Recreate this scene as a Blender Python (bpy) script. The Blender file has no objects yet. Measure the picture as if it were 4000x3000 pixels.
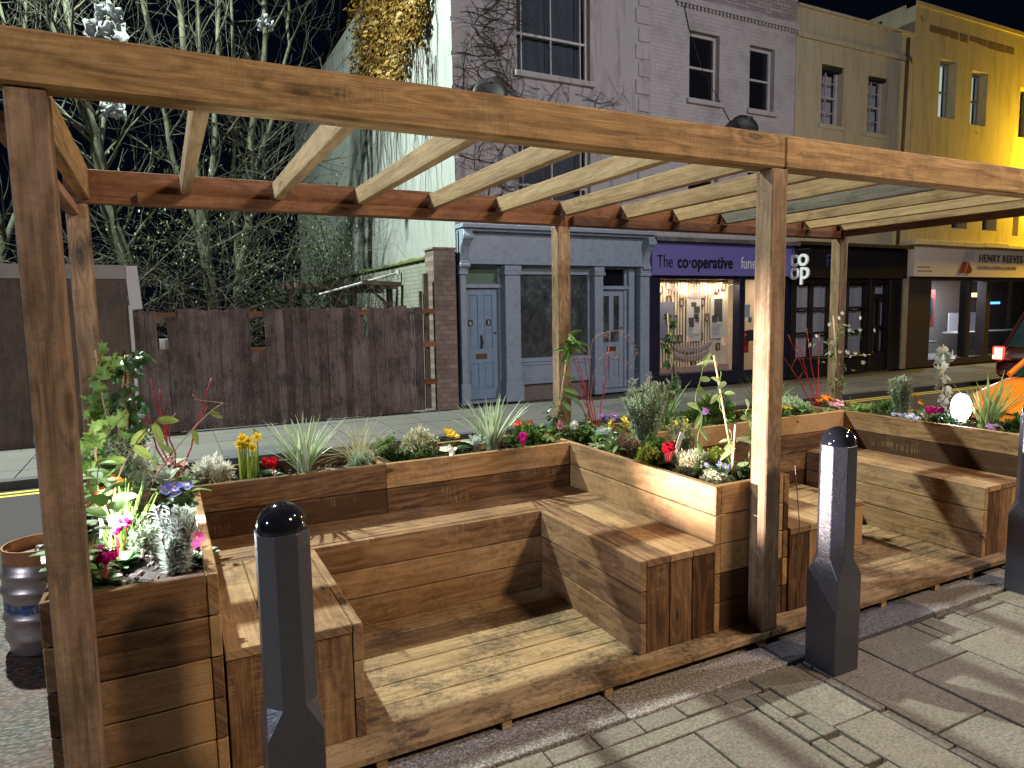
import bpy, math, random
from mathutils import Matrix, Vector, noise
R = random.Random(11)
scene = bpy.context.scene
# ------------------------------------------------------------------ camera
yaw, pitch, roll = -0.4688, -0.1063, -0.0168
F = Vector((-math.sin(yaw)*math.cos(pitch), math.cos(yaw)*math.cos(pitch), math.sin(pitch)))
RT = Vector((math.cos(yaw), math.sin(yaw), 0)); UP = RT.cross(F)
R2 = RT*math.cos(roll)+UP*math.sin(roll); U2 = -RT*math.sin(roll)+UP*math.cos(roll)
cd = bpy.data.cameras.new('camera'); cam = bpy.data.objects.new('camera', cd)
scene.collection.objects.link(cam); scene.camera = cam
M = Matrix((R2, U2, -F)).transposed().to_4x4(); M.translation = Vector((-2.5229, -2.3259, 1.5889))
cam.matrix_world = M
cd.sensor_width = 36; cd.lens = 36*2676.35/4000; cd.clip_start = .05; cd.clip_end = 500
# ------------------------------------------------------------------ world, exposure
w = bpy.data.worlds.new('World'); scene.world = w; w.use_nodes = True
bg = w.node_tree.nodes['Background']; bg.inputs[0].default_value = (.18, .3, .75, 1); bg.inputs[1].default_value = .006
scene.view_settings.view_transform = 'Standard'; scene.view_settings.look = 'None'
scene.view_settings.exposure = 0; scene.view_settings.gamma = 1
scene.cycles.use_denoising = True
scene.cycles.max_bounces = 6; scene.cycles.transparent_max_bounces = 8
scene.cycles.caustics_reflective = False; scene.cycles.caustics_refractive = False
scene.cycles.sample_clamp_indirect = 4
# lamp powers (W) and colours of the lit lamps of the place, plus one added warm lamp
P_MAIN, C_MAIN = 5000, (.9, 1, .86)
P_RIGHT, C_RIGHT = 600, (.95, .92, 1)
P_LEFT, C_LEFT = 230, (.74, .82, 1)
P_WARM, C_WARM = 530, (1, .76, .52)
P_SOD, C_SOD = 2000, (1, .60, .02)
P_SPOT, C_SPOT = 90, (.93, .97, 1)
# ------------------------------------------------------------------ node helpers
def mat(name):
    m = bpy.data.materials.new(name); m.use_nodes = True
    nt = m.node_tree; b = nt.nodes['Principled BSDF']
    return m, nt, b
def N(nt, t, **k):
    n = nt.nodes.new(t)
    for a, v in k.items():
        if a.startswith('i_'): n.inputs[a[2:].replace('_', ' ')].default_value = v
        else: setattr(n, a, v)
    return n
def Lk(nt, a, b): nt.links.new(a, b)
def ramp(nt, fac, stops):
    r = nt.nodes.new('ShaderNodeValToRGB'); e = r.color_ramp.elements
    while len(e) < len(stops): e.new(.5)
    for k, (p, c) in enumerate(stops):
        e[k].position = p; e[k].color = (c[0], c[1], c[2], 1) if hasattr(c, '__len__') else (c, c, c, 1)
    Lk(nt, fac, r.inputs[0]); return r.outputs[0]
def mixc(nt, fac, a, b, mode='MIX'):
    m = nt.nodes.new('ShaderNodeMix'); m.data_type = 'RGBA'; m.blend_type = mode
    for s, v in ((m.inputs[0], fac), (m.inputs[6], a), (m.inputs[7], b)):
        if isinstance(v, bpy.types.NodeSocket): Lk(nt, v, s)
        elif hasattr(v, '__len__'): s.default_value = (v[0], v[1], v[2], 1)
        else: s.default_value = v
    return m.outputs[2]
def mathn(nt, op, a, b=None):
    m = nt.nodes.new('ShaderNodeMath'); m.operation = op
    for s, v in ((m.inputs[0], a), (m.inputs[1], b)):
        if v is None: continue
        if isinstance(v, bpy.types.NodeSocket): Lk(nt, v, s)
        else: s.default_value = v
    return m.outputs[0]
def coord(nt, kind='Object', scale=(1, 1, 1), attr=None, rot=(0, 0, 0)):
    if attr:
        a = nt.nodes.new('ShaderNodeAttribute'); a.attribute_name = attr; out = a.outputs['Vector']
    else: out = nt.nodes.new('ShaderNodeTexCoord').outputs[kind]
    mp = nt.nodes.new('ShaderNodeMapping'); mp.inputs['Scale'].default_value = scale
    mp.inputs['Rotation'].default_value = rot
    Lk(nt, out, mp.inputs[0]); return mp.outputs[0]
def noisen(nt, vec, scale, detail=4, rough=.6, dist=0):
    n = nt.nodes.new('ShaderNodeTexNoise'); Lk(nt, vec, n.inputs['Vector'])
    n.inputs['Scale'].default_value = scale; n.inputs['Detail'].default_value = detail
    n.inputs['Roughness'].default_value = rough; n.inputs['Distortion'].default_value = dist
    return n.outputs['Fac']
def bump(nt, h, strength, dist, bs):
    n = nt.nodes.new('ShaderNodeBump'); n.inputs['Strength'].default_value = strength
    n.inputs['Distance'].default_value = dist; Lk(nt, h, n.inputs['Height']); Lk(nt, n.outputs[0], bs.inputs['Normal'])
def attrf(nt, name):
    a = nt.nodes.new('ShaderNodeAttribute'); a.attribute_name = name; return a.outputs['Fac']
# ------------------------------------------------------------------ materials
def wood(name, dark, mid, light, dirt=.35, rough=.75, knots=1, spread=.5, marks=.25, dirtc=(.02, .016, .012), spec=.3):
    m, nt, b = mat(name)
    a = nt.nodes.new('ShaderNodeAttribute'); a.attribute_name = 'gc'; sp = nt.nodes.new('ShaderNodeSeparateXYZ'); Lk(nt, a.outputs['Vector'], sp.inputs[0])
    yz = mathn(nt, 'ADD', sp.outputs[1], sp.outputs[2]); br = attrf(nt, 'br')
    def vec(sx, sy, sz=0):
        c = nt.nodes.new('ShaderNodeCombineXYZ'); Lk(nt, mathn(nt, 'MULTIPLY', sp.outputs[0], sx), c.inputs[0]); Lk(nt, mathn(nt, 'MULTIPLY', yz, sy), c.inputs[1])
        Lk(nt, mathn(nt, 'MULTIPLY', br, 37.0), c.inputs[2]); return c.outputs[0]
    v = N(nt, 'ShaderNodeTexVoronoi'); v.inputs['Scale'].default_value = 1; Lk(nt, vec(2.6, 8.5), v.inputs['Vector'])
    kn = v.outputs['Distance']
    sel = ramp(nt, mathn(nt, 'FRACT', mathn(nt, 'MULTIPLY', v.outputs['Color'], 7.3)), [(.38, 0), (.42, 1)])
    near = mathn(nt, 'MULTIPLY', ramp(nt, kn, [(.1, 1), (.42, 0)]), sel)
    # growth rings: stretched noise, bent around the knots
    big = noisen(nt, vec(.8, 5), 1.3, 3, .5, .4)
    rr = mathn(nt, 'ADD', mathn(nt, 'MULTIPLY', big, 9), mathn(nt, 'MULTIPLY', near, 1.6))
    ring = mathn(nt, 'SINE', mathn(nt, 'MULTIPLY', rr, 6.0))
    fine = noisen(nt, vec(3.5, 150), 1, 4, .75); mid_ = noisen(nt, vec(1.6, 34), 1, 4, .65)
    t = mathn(nt, 'ADD', mathn(nt, 'MULTIPLY', mathn(nt, 'SUBTRACT', mid_, .3), .62), mathn(nt, 'MULTIPLY', ring, .075))
    t = mathn(nt, 'ADD', t, mathn(nt, 'MULTIPLY', fine, .42))
    t = mathn(nt, 'ADD', t, mathn(nt, 'MULTIPLY', noisen(nt, vec(1.1, 3), 1.7, 3), .36))
    t = mathn(nt, 'ADD', t, mathn(nt, 'MULTIPLY', mathn(nt, 'SUBTRACT', br, .5), spread))
    c = ramp(nt, t, [(.2, dark), (.5, mid), (.85, light)])
    if knots:
        kd = ramp(nt, mathn(nt, 'ADD', kn, mathn(nt, 'MULTIPLY', mathn(nt, 'SUBTRACT', fine, .5), .05)), [(.0, .55), (.055, .85), (.1, 1), (.125, .35), (.3, 0)])
        kf = mathn(nt, 'MULTIPLY', mathn(nt, 'MULTIPLY', kd, sel), .85*knots)
        c = mixc(nt, kf, c, tuple(x*.4 for x in dark))
    sm = noisen(nt, vec(170, 5), 1, 2, .5)
    area = ramp(nt, noisen(nt, vec(2.5, 6), 1.3, 3), [(.55, 0), (.68, 1)])
    smf = mathn(nt, 'MULTIPLY', mathn(nt, 'MULTIPLY', ramp(nt, sm, [(.5, 0), (.6, 1)]), area), marks*.7)
    c = mixc(nt, smf, c, tuple(min(1, x*1.35+.03) for x in light))
    d1 = noisen(nt, coord(nt, 'Object'), 2.6, 6, .65); d2 = noisen(nt, coord(nt, 'Object'), 42, 4, .75)
    df = mathn(nt, 'MULTIPLY', ramp(nt, mathn(nt, 'ADD', mathn(nt, 'MULTIPLY', d1, .62), mathn(nt, 'MULTIPLY', d2, .42)), [(.49, 0), (.62, 1)]), dirt)
    c = mixc(nt, df, c, dirtc)
    Lk(nt, c, b.inputs['Base Color']); b.inputs['Roughness'].default_value = rough
    b.inputs['Specular IOR Level'].default_value = spec
    h = mathn(nt, 'ADD', mathn(nt, 'MULTIPLY', fine, .7), mathn(nt, 'MULTIPLY', mathn(nt, 'MULTIPLY', sm, area), .35))
    bump(nt, mathn(nt, 'ADD', h, mathn(nt, 'MULTIPLY', d2, .3)), .8, .006, b)
    return m
W_BOX = wood('timber_brown', (.06, .028, .012), (.20, .105, .047), (.40, .245, .115), .35, spread=.9, spec=.2, marks=.45)
W_SEAT = wood('timber_seat', (.10, .05, .024), (.26, .145, .068), (.42, .27, .135), .4, spread=.5, marks=.4)
W_DECK = wood('timber_deck', (.12, .068, .034), (.27, .17, .085), (.42, .29, .15), .85, spread=.3, dirtc=(.05, .036, .024))
W_POST = wood('timber_post', (.10, .06, .032), (.26, .165, .095), (.48, .34, .21), .4, spread=.3, knots=.8, marks=.12)
W_BEAM = wood('timber_beam', (.17, .095, .034), (.40, .245, .10), (.60, .42, .20), .3, spread=.3, marks=.15)
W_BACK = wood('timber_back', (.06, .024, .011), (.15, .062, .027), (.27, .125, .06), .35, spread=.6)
W_RAFT = wood('timber_rafter', (.2, .115, .05), (.36, .235, .11), (.52, .38, .2), .15, spread=.35, knots=.8)
W_GREY = wood('timber_weathered', (.05, .042, .034), (.11, .092, .072), (.2, .17, .14), .3, spread=.4)
W_FENCE = wood('timber_fence', (.045, .035, .034), (.115, .09, .087), (.21, .165, .16), .7, rough=.8, spread=.45, dirtc=(.015, .012, .012))
W_HOARD = wood('hoarding_ply', (.07, .05, .042), (.1, .074, .062), (.14, .105, .088), .35, rough=.8, spread=.3, knots=0, marks=.05)
W_RAIL = wood('timber_rail', (.18, .08, .045), (.32, .16, .09), (.44, .25, .15), .2, spread=.3)
def simple(name, col, rough=.6, metal=0, emit=None, es=0, var=.12, vs=6, bmp=0, bs=40, spec=.5, dirt=None, coat=0):
    m, nt, b = mat(name)
    o = coord(nt, 'Object')
    n = noisen(nt, o, vs, 6, .65)
    c = mixc(nt, n, tuple(x*(1-var) for x in col), tuple(min(1, x*(1+var)) for x in col))
    if dirt:
        dn = ramp(nt, noisen(nt, o, dirt[1], 7, .7), [(.5, 0), (.72, 1)])
        c = mixc(nt, mathn(nt, 'MULTIPLY', dn, dirt[2]), c, dirt[0])
    Lk(nt, c, b.inputs['Base Color']); b.inputs['Roughness'].default_value = rough; b.inputs['Metallic'].default_value = metal
    b.inputs['Specular IOR Level'].default_value = spec; b.inputs['Coat Weight'].default_value = coat
    if emit: b.inputs['Emission Color'].default_value = (*emit, 1); b.inputs['Emission Strength'].default_value = es
    if bmp: bump(nt, noisen(nt, o, bs, 4, .6), bmp, .01, b)
    return m
def leafm(name, c1, c2, tr=.25, rough=.5):
    m, nt, b = mat(name); br = attrf(nt, 'br')
    n = noisen(nt, coord(nt, 'Object'), 30, 2)
    c = mixc(nt, mathn(nt, 'ADD', mathn(nt, 'MULTIPLY', br, .8), mathn(nt, 'MULTIPLY', n, .2)), c1, c2)
    Lk(nt, c, b.inputs['Base Color']); b.inputs['Roughness'].default_value = rough; b.inputs['Specular IOR Level'].default_value = .35
    t = N(nt, 'ShaderNodeBsdfTranslucent'); Lk(nt, c, t.inputs[0])
    mx = N(nt, 'ShaderNodeMixShader'); mx.inputs[0].default_value = tr
    Lk(nt, b.outputs[0], mx.inputs[1]); Lk(nt, t.outputs[0], mx.inputs[2])
    Lk(nt, mx.outputs[0], nt.nodes['Material Output'].inputs[0]); return m
def brickm(name, c1, c2, mortar, paint=0, plane='XZ', bw=.225, bh=.075, rough=.85, dirt=(.02, .02, .018), dirtamt=.4, b_str=.6, dscale=1.2, green=0):
    m, nt, b = mat(name)
    o = coord(nt, 'Object', rot=(math.radians(90), 0, 0) if plane == 'XZ' else (math.radians(90), math.radians(0), math.radians(90)))
    if plane != 'XZ':
        tc = nt.nodes.new('ShaderNodeTexCoord'); sp = nt.nodes.new('ShaderNodeSeparateXYZ'); cb = nt.nodes.new('ShaderNodeCombineXYZ')
        Lk(nt, tc.outputs['Object'], sp.inputs[0]); Lk(nt, sp.outputs[1], cb.inputs[0]); Lk(nt, sp.outputs[2], cb.inputs[1]); o = cb.outputs[0]
    else:
        tc = nt.nodes.new('ShaderNodeTexCoord'); sp = nt.nodes.new('ShaderNodeSeparateXYZ'); cb = nt.nodes.new('ShaderNodeCombineXYZ')
        Lk(nt, tc.outputs['Object'], sp.inputs[0]); Lk(nt, sp.outputs[0], cb.inputs[0]); Lk(nt, sp.outputs[2], cb.inputs[1]); o = cb.outputs[0]
    t = N(nt, 'ShaderNodeTexBrick'); Lk(nt, o, t.inputs['Vector'])
    t.inputs['Scale'].default_value = 1; t.inputs['Brick Width'].default_value = bw; t.inputs['Row Height'].default_value = bh
    t.inputs['Mortar Size'].default_value = .006; t.inputs['Mortar Smooth'].default_value = .5
    t.inputs['Color1'].default_value = (*c1, 1); t.inputs['Color2'].default_value = (*c2, 1); t.inputs['Mortar'].default_value = (*mortar, 1)
    oo = coord(nt, 'Object')
    c = mixc(nt, mathn(nt, 'MULTIPLY', noisen(nt, oo, 9, 5), .5), t.outputs[0], tuple(x*.7 for x in c1))
    dn = ramp(nt, noisen(nt, oo, dscale, 7, .72), [(.48, 0), (.7, 1)])
    c = mixc(nt, mathn(nt, 'MULTIPLY', dn, dirtamt), c, dirt)
    if green:
        gn = ramp(nt, noisen(nt, coord(nt, 'Object', scale=(1, 1, .25)), 2.5, 5), [(.5, 0), (.7, 1)])
        c = mixc(nt, mathn(nt, 'MULTIPLY', gn, green), c, (.12, .17, .09))
    Lk(nt, c, b.inputs['Base Color']); b.inputs['Roughness'].default_value = rough; b.inputs['Specular IOR Level'].default_value = .25
    h = mathn(nt, 'ADD', mathn(nt, 'MULTIPLY', t.outputs['Fac'], -1), mathn(nt, 'MULTIPLY', noisen(nt, oo, 60, 3), .6))
    bump(nt, h, b_str, .006, b); return m
def render_wall(name, col, scale=60, strength=.5, streak=.3, streakc=(.05, .05, .045), patch=None):
    m, nt, b = mat(name); o = coord(nt, 'Object')
    c = mixc(nt, noisen(nt, o, 1.5, 6), tuple(x*.82 for x in col), tuple(min(1, x*1.1) for x in col))
    s = ramp(nt, noisen(nt, coord(nt, 'Object', scale=(3, 3, .35)), 2.2, 6, .7), [(.5, 0), (.75, 1)])
    c = mixc(nt, mathn(nt, 'MULTIPLY', s, streak), c, streakc)
    if patch:
        s2 = ramp(nt, noisen(nt, o, patch[1], 8, .7), [(patch[2], 0), (patch[2]+.04, 1)])
        c = mixc(nt, mathn(nt, 'MULTIPLY', s2, patch[3]), c, patch[0])
    Lk(nt, c, b.inputs['Base Color']); b.inputs['Roughness'].default_value = .9; b.inputs['Specular IOR Level'].default_value = .15
    bump(nt, noisen(nt, o, scale, 4, .7), strength, .012, b); return m
def glassm(name, tint=(.9, .95, 1), rough=.02, refl=None):
    m, nt, b = mat(name)
    t = N(nt, 'ShaderNodeBsdfTransparent'); t.inputs[0].default_value = (*tint, 1)
    g = N(nt, 'ShaderNodeBsdfGlossy'); g.inputs['Roughness'].default_value = rough
    f = N(nt, 'ShaderNodeFresnel'); f.inputs[0].default_value = 1.5
    mx = N(nt, 'ShaderNodeMixShader'); Lk(nt, f.outputs[0], mx.inputs[0])
    Lk(nt, t.outputs[0], mx.inputs[1]); Lk(nt, g.outputs[0], mx.inputs[2]); Lk(nt, mx.outputs[0], nt.nodes['Material Output'].inputs[0]); return m
GLASS = glassm('window_glass')
DARKGL = simple('dark_glass', (.008, .009, .013), .06, var=.2)
WHITEP = simple('white_paint', (.42, .41, .42), .5, dirt=((.2, .19, .17), 5, .4))
M_CURT = simple('curtain_cloth', (.06, .07, .085), .9, var=.2, vs=3)
M_NET = simple('net_curtain', (.42, .4, .42), .9, var=.1)
# ------------------------------------------------------------------ mesh builder
class MB:
    def __init__(s): s.v = []; s.f = []; s.mi = []; s.gc = []; s.br = []
    def add(s, vs, fs, mi=0, gc=None, br=.5):
        b = len(s.v); s.v += [tuple(v) for v in vs]; s.f += [tuple(i+b for i in f) for f in fs]; s.mi += [mi]*len(fs)
        s.gc += gc if gc else [tuple(v) for v in vs]; s.br += [br]*len(vs)
    def box(s, x0, x1, y0, y1, z0, z1, axis='x', mi=0, br=None, rot=None, piv=None):
        vs = [Vector((x, y, z)) for x in (x0, x1) for y in (y0, y1) for z in (z0, z1)]
        k = {'x': (0, 1, 2), 'y': (1, 0, 2), 'z': (2, 0, 1)}[axis]
        off = (R.uniform(0, 50), R.uniform(0, 50), R.uniform(0, 50))
        gc = [(v[k[0]]+off[0], v[k[1]]+off[1], v[k[2]]+off[2]) for v in vs]
        if rot is not None:
            p = Vector(piv) if piv else Vector(((x0+x1)/2, (y0+y1)/2, (z0+z1)/2)); vs = [rot @ (v-p)+p for v in vs]
        s.add(vs, [(0, 1, 3, 2), (4, 6, 7, 5), (0, 4, 5, 1), (2, 3, 7, 6), (0, 2, 6, 4), (1, 5, 7, 3)], mi, gc, R.random() if br is None else br)
    def hexa(s, vs, mi=0, br=None):      # 8 corners ordered like box
        s.add(vs, [(0, 1, 3, 2), (4, 6, 7, 5), (0, 4, 5, 1), (2, 3, 7, 6), (0, 2, 6, 4), (1, 5, 7, 3)], mi, None, R.random() if br is None else br)
    def tube(s, pts, rad, n=6, mi=0, br=None, cap=True):
        pts = [Vector(p) for p in pts]; b = len(s.v); br = R.random() if br is None else br
        if not hasattr(rad, '__len__'): rad = [rad]*len(pts)
        pr = None
        for i, p in enumerate(pts):
            t = (pts[min(i+1, len(pts)-1)]-pts[max(i-1, 0)]).normalized()
            if pr is None: a = t.orthogonal().normalized()
            else:
                a = pr-t*pr.dot(t); a = a.normalized() if a.length > 1e-5 else t.orthogonal().normalized()
            pr = a; c = t.cross(a)
            for k in range(n):
                q = p+(a*math.cos(2*math.pi*k/n)+c*math.sin(2*math.pi*k/n))*rad[i]
                s.v.append(tuple(q)); s.gc.append(tuple(q)); s.br.append(br)
        for i in range(len(pts)-1):
            for k in range(n):
                s.f.append((b+i*n+k, b+i*n+(k+1) % n, b+(i+1)*n+(k+1) % n, b+(i+1)*n+k)); s.mi.append(mi)
        if cap: s.f.append(tuple(b+k for k in reversed(range(n)))); s.f.append(tuple(b+(len(pts)-1)*n+k for k in range(n))); s.mi += [mi, mi]
    def lathe(s, cx, cy, prof, n=32, mi=0, flat=0, br=.5):
        b = len(s.v)
        for r, z in prof:
            for k in range(n):
                a = 2*math.pi*(k+flat)/n; q = (cx+r*math.cos(a), cy+r*math.sin(a), z); s.v.append(q); s.gc.append(q); s.br.append(br)
        for i in range(len(prof)-1):
            for k in range(n): s.f.append((b+i*n+k, b+i*n+(k+1) % n, b+(i+1)*n+(k+1) % n, b+(i+1)*n+k)); s.mi.append(mi)
        s.f.append(tuple(b+k for k in reversed(range(n)))); s.f.append(tuple(b+(len(prof)-1)*n+k for k in range(n))); s.mi += [mi, mi]
    def blade(s, p, d, L, wd, up=Vector((0, 0, 1)), bend=.3, n=4, mi=0, br=None, fold=.25, shape=None):
        # a leaf: starts at p, heads along d, bends down by gravity
        p = Vector(p); d = Vector(d).normalized(); side = d.cross(up)
        side = side.normalized() if side.length > 1e-4 else d.orthogonal().normalized()
        br = R.random() if br is None else br; vs = []
        for i in range(n+1):
            t = i/n; ww = wd*(shape(t) if shape else max(.02, math.sin(math.pi*min(1, .12+t*.88))**.7))*.5
            nrm = side.cross(d).normalized()
            vs += [p-side*ww+nrm*ww*fold, p, p+side*ww+nrm*ww*fold]
            d = (d+Vector((0, 0, -1))*bend/n).normalized(); p = p+d*(L/n)
        fs = []
        for i in range(n): b = i*3; fs += [(b, b+1, b+4, b+3), (b+1, b+2, b+5, b+4)]
        s.add(vs, fs, mi, None, br)
        return p
    def build(s, name, mats, parent=None, bevel=0, smooth=False):
        me = bpy.data.meshes.new(name); me.from_pydata(s.v, [], s.f)
        if not isinstance(mats, (list, tuple)): mats = [mats]
        for m in mats: me.materials.append(m)
        me.polygons.foreach_set('material_index', s.mi)
        if smooth: me.polygons.foreach_set('use_smooth', [True]*len(s.f))
        a = me.attributes.new('gc', 'FLOAT_VECTOR', 'POINT'); a.data.foreach_set('vector', [x for g in s.gc for x in g])
        a = me.attributes.new('br', 'FLOAT', 'POINT'); a.data.foreach_set('value', s.br)
        me.update(); o = bpy.data.objects.new(name, me); scene.collection.objects.link(o)
        if parent is not None:
            o.parent = parent; q = parent
            t = Matrix.Identity(4)
            while q is not None:
                t = t @ Matrix.Translation(q.location) if q.type == 'EMPTY' else t; q = q.parent
            o.matrix_parent_inverse = Matrix.Translation(-parent.location) if parent.type == 'EMPTY' else Matrix.Identity(4)
        if bevel:
            b = o.modifiers.new('edge', 'BEVEL'); b.width = bevel; b.segments = 1; b.limit_method = 'ANGLE'
        return o
def tag(o, label, cat, group=None, kind=None):
    o['label'] = label; o['category'] = cat
    if group: o['group'] = group
    if kind: o['kind'] = kind
    return o
def thing(name, label, cat, loc=(0, 0, 0), group=None):
    o = bpy.data.objects.new(name, None); scene.collection.objects.link(o); o.location = loc; o.empty_display_size = .1
    return tag(o, label, cat, group)
def struct(name, mb, m, smooth=False):
    o = mb.build(name, m, smooth=smooth); o['kind'] = 'structure'; return o
def dup(root, loc, label=None):
    r = root.copy(); scene.collection.objects.link(r); r.location = loc
    if label: r['label'] = label
    for ch in list(root.children):
        c = ch.copy(); scene.collection.objects.link(c); c.parent = r; c.matrix_parent_inverse = ch.matrix_parent_inverse.copy()
        for g in list(ch.children):
            e = g.copy(); scene.collection.objects.link(e); e.parent = c; e.matrix_parent_inverse = g.matrix_parent_inverse.copy()
    return r
def text(name, s, size, loc, m, parent, facing='-Y', extrude=.01, offset=0, align='LEFT', sx=1, spacing=1):
    c = bpy.data.curves.new(name, 'FONT'); c.body = s; c.size = size; c.extrude = extrude; c.offset = offset; c.align_x = align
    c.space_character = spacing
    t = bpy.data.objects.new(name, c); scene.collection.objects.link(t)
    dg = bpy.context.evaluated_depsgraph_get(); me = bpy.data.meshes.new_from_object(t.evaluated_get(dg))
    bpy.data.objects.remove(t)
    rot = Matrix.Rotation(math.radians(90), 4, 'X')
    if facing == '-X': rot = Matrix.Rotation(math.radians(-90), 4, 'Z') @ rot
    me.transform(Matrix.Translation(Vector(loc)) @ rot @ Matrix.Diagonal((sx, 1, 1, 1)))
    me.materials.clear(); me.materials.append(m)
    o = bpy.data.objects.new(name, me); scene.collection.objects.link(o)
    if parent: o.parent = parent; o.matrix_parent_inverse = Matrix.Translation(-parent.location) if parent.type == 'EMPTY' else Matrix.Identity(4)
    return o
def add_light(kind, loc, power, col, size=.25, aim=None, parent=None, spot=None, blend=.5, name='lamp_light'):
    ld = bpy.data.lights.new(name, kind); ld.energy = power; ld.color = col
    if kind == 'AREA': ld.shape = 'DISK'; ld.size = size
    else: ld.shadow_soft_size = size
    if spot: ld.spot_size = math.radians(spot); ld.spot_blend = blend
    o = bpy.data.objects.new(name, ld); scene.collection.objects.link(o); o.location = loc
    if aim is not None: o.rotation_euler = (Vector(aim)-Vector(loc)).to_track_quat('-Z', 'Y').to_euler()
    if parent is not None: o.parent = parent; o.matrix_parent_inverse = Matrix.Translation(-parent.location)
    return o
# ------------------------------------------------------------------ street lamps and one added warm lamp (all stand outside the frame)
M_COL = simple('lamp_column_paint', (.03, .035, .04), .4, .3); M_LENSW = simple('lamp_lens', (.8, .8, .8), .3, emit=(.9, 1, .95), es=20)
M_LENSY = simple('lamp_lens_sodium', (.8, .6, .2), .3, emit=(1, .6, .05), es=20)
def street_lamp(x, y, base, h, aim, power, col, label, lens, arm=0.6, size=.28, kind='AREA'):
    t = thing('street_lamp', label, 'street lamp', (x, y, base), 'street lamps')
    a = Vector((aim[0]-x, aim[1]-y, 0)).normalized()
    m = MB(); m.lathe(x, y, [(.12, base), (.12, base+1.2), (.075, base+1.3), (.045, h)], 12); m.build('column', M_COL, t, smooth=True)
    hx, hy = x+a.x*arm, y+a.y*arm
    m = MB(); m.tube([(x, y, h-.05), (hx, hy, h+.05)], .03, 8); m.build('bracket', M_COL, t, smooth=True)
    m = MB(); m.tube([(hx-a.x*.2, hy-a.y*.2, h+.07), (hx, hy, h+.09), (hx+a.x*.3, hy+a.y*.3, h+.07)], [.08, .12, .06], 10); m.build('lantern', M_COL, t, smooth=True)
    m = MB(); m.lathe(hx+a.x*.05, hy+a.y*.05, [(.09, h-.045), (.1, h-.03)], 16); m.build('lens', lens, t)
    add_light(kind, (hx+a.x*.05, hy+a.y*.05, h-.24), power, col, size, aim, t)
street_lamp(-5.0, 9.7, -.12, 11.2, (-4.2, 8.6, -.5), P_MAIN, C_MAIN, 'tall white street lamp behind the hoarding, left of the trees', M_LENSW)
street_lamp(7.6, -2.9, -.1, 8.2, (3.2, 6.8, 1.6), P_RIGHT, C_RIGHT, 'white street lamp on the near pavement right of the benches', M_LENSW)
street_lamp(2.8, -5.8, -.1, 6.2, (.6, .4, 1.2), P_WARM, C_WARM, 'warm lamp added behind the camera in place of shop window light', M_LENSW, size=.9)  # unseen lamp added to warm the timber fronts, stands in for shop windows
street_lamp(-8.8, -1.3, -.1, 3.7, (-1.0, .2, .6), P_LEFT, C_LEFT, 'cool white street lamp on the near pavement far left of the benches', M_LENSW, size=.4)
street_lamp(21.5, 8.0, -.12, 5.8, (17.5, 8.6, 5.2), P_SOD, C_SOD, 'sodium yellow street lamp by the yellow building', M_LENSY, arm=.3, kind='POINT')
# ------------------------------------------------------------------ ground
def ground_mat(name, base, scale, strength, c2=None, bdist=.01, patches=None, rough=.85, speck=.25):
    m, nt, b = mat(name); o = coord(nt, 'Object')
    c = mixc(nt, ramp(nt, noisen(nt, o, scale, 5, .75), [(.35, 0), (.65, 1)]), tuple(x*(1-speck) for x in base), tuple(x*(1+speck) for x in base))
    c = mixc(nt, mathn(nt, 'MULTIPLY', ramp(nt, noisen(nt, o, 1.1, 5), [(.4, 0), (.7, 1)]), .5), c, c2 or tuple(x*.7 for x in base))
    if patches: c = mixc(nt, mathn(nt, 'MULTIPLY', ramp(nt, noisen(nt, o, patches[1], 5, .7), [(.52, 0), (.66, 1)]), patches[2]), c, patches[0])
    Lk(nt, c, b.inputs['Base Color']); b.inputs['Roughness'].default_value = rough; b.inputs['Specular IOR Level'].default_value = .4
    bump(nt, noisen(nt, o, scale, 4, .7), strength, bdist, b); return m
M_ROAD = ground_mat('asphalt', (.020, .016, .020), 70, .6, rough=.8)
M_ROADN = ground_mat('worn_asphalt', (.085, .07, .06), 38, 1.0, patches=((.09, .03, .02), 2.1, .8), bdist=.03, rough=.6, speck=.55)
def cobblem():
    m, nt, b = mat('worn_asphalt_cobbles'); o = coord(nt, 'Object', scale=(26, 48, 1), rot=(0, 0, .5)); oo = coord(nt, 'Object')
    v = N(nt, 'ShaderNodeTexVoronoi'); v.inputs['Scale'].default_value = 1; Lk(nt, o, v.inputs['Vector'])
    c = mixc(nt, mathn(nt, 'FRACT', mathn(nt, 'MULTIPLY', v.outputs['Color'], 5.1)), (.035, .028, .022), (.12, .10, .085))
    c = mixc(nt, ramp(nt, v.outputs['Distance'], [(.35, 0), (.62, 1)]), c, (.018, .014, .012))
    c = mixc(nt, mathn(nt, 'MULTIPLY', ramp(nt, noisen(nt, oo, 1.9, 5, .7), [(.5, 0), (.62, 1)]), .7), c, (.085, .03, .022))
    Lk(nt, c, b.inputs['Base Color']); b.inputs['Roughness'].default_value = .6
    bump(nt, mathn(nt, 'MULTIPLY', v.outputs['Distance'], -1), 1, .012, b); return m
M_ROADN = cobblem()
M_FARP = ground_mat('far_paving', (.085, .083, .08), 60, .3)
M_FARP2 = ground_mat('far_paving_dark', (.055, .06, .07), 60, .3)
M_KERBF = ground_mat('kerb_dark', (.05, .05, .056), 60, .3)
M_YLINE = simple('road_line_yellow', (.45, .36, .05), .7, var=.3, vs=30)
M_EARTH = ground_mat('dark_earth', (.03, .028, .022), 30, .8)
M_MORT = ground_mat('paving_mortar', (.05, .045, .035), 90, .6, patches=((.05, .07, .02), 4, .6))
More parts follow.
